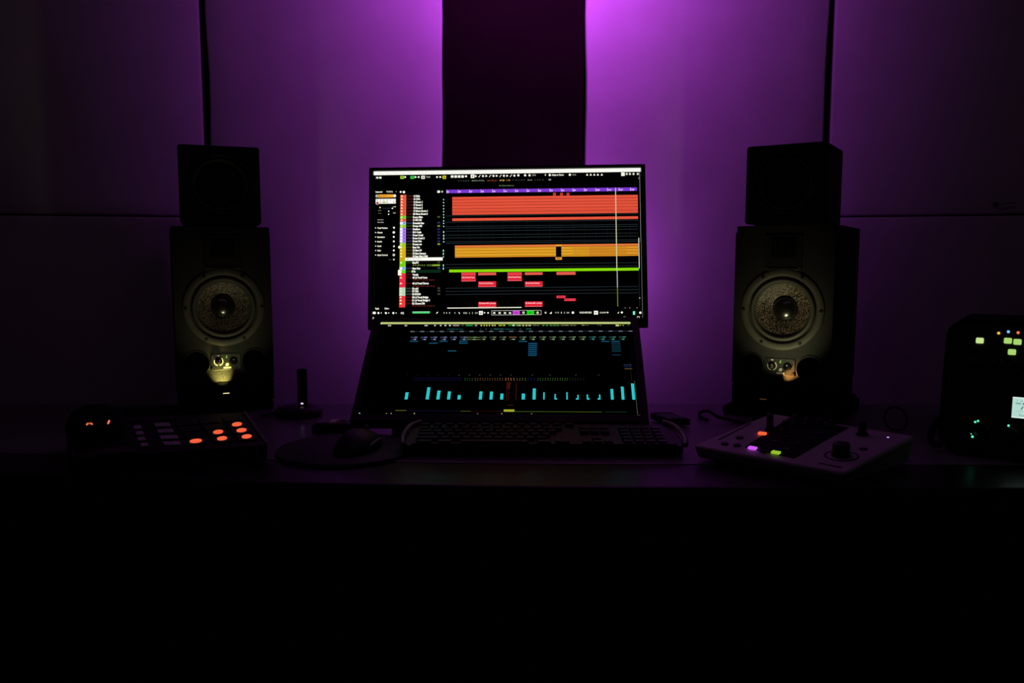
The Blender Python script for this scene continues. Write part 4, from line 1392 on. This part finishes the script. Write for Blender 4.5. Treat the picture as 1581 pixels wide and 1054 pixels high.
# display strip and light front area
a = [onctl(200, 652), onctl(266, 648), onctl(264, 645), onctl(198, 649)]
hexa_on(a, .0003, .002, M_PAD).build('display_strip', ctl)
a = [onctl(150, 703), onctl(214, 699), onctl(210, 690), onctl(146, 694)]
hexa_on(a, .0003, .002, M_PAD).build('touch_strip', ctl)
E1, E2 = (-36.5, 3.2), (7.6, 9.5)
base = (366.2, 658)
lit = {(0, 0), (0, 1), (0, 2), (1, 1), (1, 2), (2, 2)}
lights = {(0, 0): (366, 658), (0, 1): (373, 667.3), (0, 2): (381, 677), (1, 1): (337, 670), (1, 2): (343, 680), (2, 2): (302.5, 684)}
for c_ in range(3):
    for r_ in range(-1, 3):
        px = base[0] + c_ * E1[0] + r_ * E2[0]
        py = base[1] + c_ * E1[1] + r_ * E2[1]
        if (c_, r_) in lights:
            px, py = lights[(c_, r_)]
        kx, ky = 0.40, 0.38
        cs = [onctl(px + sx * kx * -E1[0] + sy * ky * E2[0], py + sx * kx * -E1[1] + sy * ky * E2[1]) for sx, sy in ((-1, 1), (1, 1), (1, -1), (-1, -1))]
        pd = hexa_on(cs, .0003, .0035, M_KEY, bev=.0008).build('pad', ctl)
        if (c_, r_) in lights:
            e = MB()
            t = bmesh.new()
            pts = []
            for k in range(20):
                an = 2 * PI * k / 20
                wx = 7.8 if (c_, r_) != (2, 2) else 9.5
                pts.append(t.verts.new(onctl(px + wx * math.cos(an), py + 3.0 * math.sin(an) - .09 * wx * math.cos(an)) + cn_ * .0037))
            f = t.faces.new(pts)
            r = bmesh.ops.extrude_face_region(t, geom=[f])
            bmesh.ops.translate(t, verts=[v for v in r['geom'] if isinstance(v, bmesh.types.BMVert)], vec=cn_ * .0008)
            bmesh.ops.recalc_face_normals(t, faces=t.faces[:])
            e._add(t, emit((250, 98, 62), 1.0))
            e.build('pad_light', pd, label='orange lit centre')
for rows_ in ([(238, 264, 654, 660), (243, 269, 663.5, 670), (247, 276, 673, 679.5), (252, 280, 682.5, 689)], [(275, 302, 650, 657), (280, 305, 660, 666)], [(206, 220, 658, 664), (209, 223, 667, 673), (213, 226, 676, 682), (217, 230, 685, 691)]):
    for x0, x1, y0, y1 in rows_:
        cs = [onctl(x0 + 2, y1), onctl(x1, y1 - 1.2), onctl(x1 - 3, y0), onctl(x0 - 1, y0 + 1.2)]
        hexa_on(cs, .0003, .0028, M_WHITE, bev=.0006).build('button', ctl)

# round dark thing on the controller, its two orange reflections painted as glowing marks
dm = thing('desk_speaker', 'round black dome with two small orange reflections drawn glowing at the left end of the pad controller', 'gadget', onctl(150, 676) + co_ + cn_ * .0025, (0, 0, R(27.5)))
MB().lathe([(0, 0), (0.035, 0), (0.044, 0.005), (0.047, 0.016), (0.044, 0.030), (0.035, 0.043), (0.021, 0.051), (0.009, 0.0535), (0, 0.054)], M_MATT, n=56).build('body', dm)
e = MB()
for k in range(6):
    a = PI * (.15 + .7 * k / 5)
    e.box((-0.0100 + .0042 * math.cos(a), -0.0440 + .0004 * abs(k - 2.5), 0.0285 + .0030 * math.sin(a)), (.0021, .003, .0022), emit((255, 120, 88), 0.9 if k in (0, 1, 4, 5) else .45))
e.build('indicator_or_glint', dm, label='small orange crescent reflection drawn glowing')
MB().box((0, 0, 0), (.0024, .003, .0062), emit((255, 130, 100), 1.0), M=Matrix.Translation((0.0180, -0.0412, 0.0305)) @ Matrix.Rotation(R(25), 4, 'Y')).build('indicator_or_glint', dm, label='small orange slanted reflection drawn glowing')

# flat remote lying behind the controller
rm = MB().box((0, 0, 0.008), (0.13, 0.035, 0.014), M_BLACK, bev=.003).box((0, 0, .0155), (.10, .02, .002), M_PAD, bev=.0005)
tag(rm.build('remote_control', loc=onz(222, 642, DZ) + Vector((0, 0.02, 0)), rot=(0, 0, R(8))), 'dark remote control lying behind the pad controller', 'remote control')

# ------------------------------------------------------------------ lit amplifier at the right edge
ay = R(-34)
tilt = R(-17)
a0 = Vector((0.735, 1.385, DZ + 0.0065))
amp = thing('guitar_amplifier', 'rounded black digital amplifier with lit buttons and a pale screen at the right edge', 'amplifier', a0, (tilt, 0, ay))
Ma = Matrix.Translation(a0) @ Euler((tilt, 0, ay)).to_matrix().to_4x4()
Mai = Ma.inverted()
an_ = (Ma.to_3x3() @ Vector((0, -1, 0)))


def onamp(px, py):
    return Mai @ onplane(px, py, a0, an_)


TLc = onamp(1457, 515)
TOP = onamp(1490, 492.5)
LX = onamp(1452, 620).x
AH = TOP.z
AW = 0.37
rr = 0.032


def rrect(x0, x1, z0, z1, r, n=8):
    o = []
    for cx, cz_, a_0 in ((x1 - r, z1 - r, 0), (x0 + r, z1 - r, 90), (x0 + r, z0 + r, 180), (x1 - r, z0 + r, 270)):
        for k in range(n + 1):
            a_ = R(a_0 + k * 90 / n)
            o.append((cx + r * math.cos(a_), cz_ + r * math.sin(a_)))
    return o


b = MB()
b.plate_with_holes(rrect(LX, LX + AW, 0.0, AH, rr), [], 0.0, 0.17, M_MATT)
for v in b.bm.verts:
    v.co.z += v.co.y * math.tan(-tilt)          # the case runs level behind the tilted face
b.build('housing', amp)
b = MB()
b.plate_with_holes(rrect(LX + .008, LX + AW - .008, 0.008, AH - .008, rr - .006), [], -0.002, 0.0, M_BLACK)
b.build('front_panel', amp)
# side handle flaring at the lower left
hd = MB()
hz = [onamp(1452, 640), onamp(1440, 655), onamp(1434, 672), onamp(1437, 695), onamp(1450, 702)]
hd.tube([(p.x, 0.03, max(p.z, 0.012)) for p in hz], 0.006, M_MATT)
hd.build('handle', amp)
for px, py in ((1513, 526.3), (1556.3, 526.6), (1571, 528.4), (1562.5, 544)):
    p = onamp(px, py)
    MB().box((p.x, -.004, p.z), (.0118, .005, .0098), emit((196, 226, 142) if px == 1513 else (168, 212, 110), 1.0), bev=.0018).build('lit_button', amp, label='pale green lit button')
for px, py, c, g_ in ((1542, 514.7, (255, 178, 60), 1.2), (1557, 512.6, (120, 190, 255), 1.2), (1572, 514, (255, 120, 60), 1.1), (1514.5, 512, (40, 42, 40), 1)):
    p = onamp(px, py)
    MB().cyl((0, 0, .003), .0022, .003, emit(c, g_) if c[0] > 50 else M_PAD, M=Matrix.Translation((p.x, 0, p.z)) @ FRONT, n=14).build('indicator_or_glint', amp)
for px, py in ((1541.5, 528), (1504, 560), (1540, 562), (1568, 566), (1476, 590), (1490, 591), (1509, 593), (1545, 617), (1546, 636)):
    p = onamp(px, py)
    if px in (1504, 1540, 1568):
        MB().lathe([(0, 0), (.0095, 0), (.0095, .002), (.008, .004), (.0074, .014), (.0068, .015), (0, .015)], M_PAD, Matrix.Translation((p.x, -.002, p.z)) @ FRONT, n=28).build('knob', amp)
    else:
        MB().box((p.x, -.0035, p.z), (.0105, .004, .0075), M_PAD, bev=.001).build('button', amp)
for px, py in ((1516, 663.5), (1560, 672)):
    p = onamp(px, py)
    MB().lathe([(0, 0), (.0135, 0), (.0135, .002), (.0115, .004), (.0108, .017), (.0098, .0185), (0, .0185)], M_BLACK, Matrix.Translation((p.x, -.002, p.z)) @ FRONT, n=36).build('encoder_knob', amp)
for px, py, r_ in ((1505.7, 651.5, .0017), (1510.2, 650, .0017), (1501.6, 674.2, .0019), (1499.6, 669.8, .0009), (1557.2, 657.2, .0017)):
    p = onamp(px, py)
    MB().cyl((0, 0, .003), r_, .002, emit((90, 235, 190), 1.4), M=Matrix.Translation((p.x, 0, p.z)) @ FRONT, n=12).build('ring_light', amp, label='small green ring light')
# LCD
p1, p2 = onamp(1565.0, 613.2), onamp(1560.6, 644.6)
x0 = (p1.x + p2.x) / 2
z1, z0 = p1.z, p2.z
lw = (z1 - z0) * 2.05
MB().plate_with_holes(rrect(x0 - .005, x0 + lw + .005, z0 - .004, z1 + .004, .002), [], -.004, -.0015, M_MATT).build('screen_frame', amp)
lc = MB()
LC = (178, 218, 206)
lc.box((x0 + lw / 2, -.0045, (z0 + z1) / 2), (lw, .001, z1 - z0), emit(LC, 1.0))
lc.box((x0 + lw / 2, -.0051, z1 - .0006), (lw, .0004, .0012), emit((240, 255, 250), 1.0))
lc.box((x0 + lw / 2, -.0051, z0 + .0006), (lw, .0004, .0012), emit((240, 255, 250), 1.0))
INK = emit((70, 92, 96), 1.0)
hh = z1 - z0
Mx = lambda x, z: Matrix.Translation((x, -.0052, z)) @ FRONT
lc.text('1  A  Rig', INK, Mx(x0 + .006, z1 - hh * .2), hh * .055, .02, bold=0)
lc.box((x0 + .0085, -.0051, z1 - hh * .30), (.008, .0002, hh * .07), emit((130, 160, 158), 1.0))
lc.box((x0 + .020, -.0051, z1 - hh * .30), (.010, .0002, hh * .09), INK)
lc.text('/125', INK, Mx(x0 + .012, z0 + hh * .42), hh * .16, .026, bold=.02)
lc.box((x0 + lw / 2 + .002, -.0051, z0 + hh * .33), (lw - .010, .0002, .0004), emit((110, 140, 140), 1.0))
lc.text('Tuner', INK, Mx(x0 + .010, z0 + hh * .10), hh * .085, .012, bold=.01)
lc.build('display', amp, label='pale green lit screen')

Rx = Matrix.Rotation(tilt, 4, 'X')
for ch in [o for o in bpy.data.objects if o.parent == amp]:
    ch.data.transform(Rx)
amp.rotation_euler = (0, 0, ay)

# tall dark case behind the amplifier at the frame edge
cs = thing('equipment_case', 'tall black case behind the amplifier at the right frame edge', 'case', (1.19, 1.60, DZ), (0, 0, R(-30)))
MB().box((0, 0.0, 0.155), (0.20, 0.16, 0.31), M_MATT, bev=.012, seg=3).build('body', cs)
MB().tube([(-.05, 0, .31), (-.05, 0, .33), (.05, 0, .33), (.05, 0, .31)], .005, M_MATT).build('handle', cs)
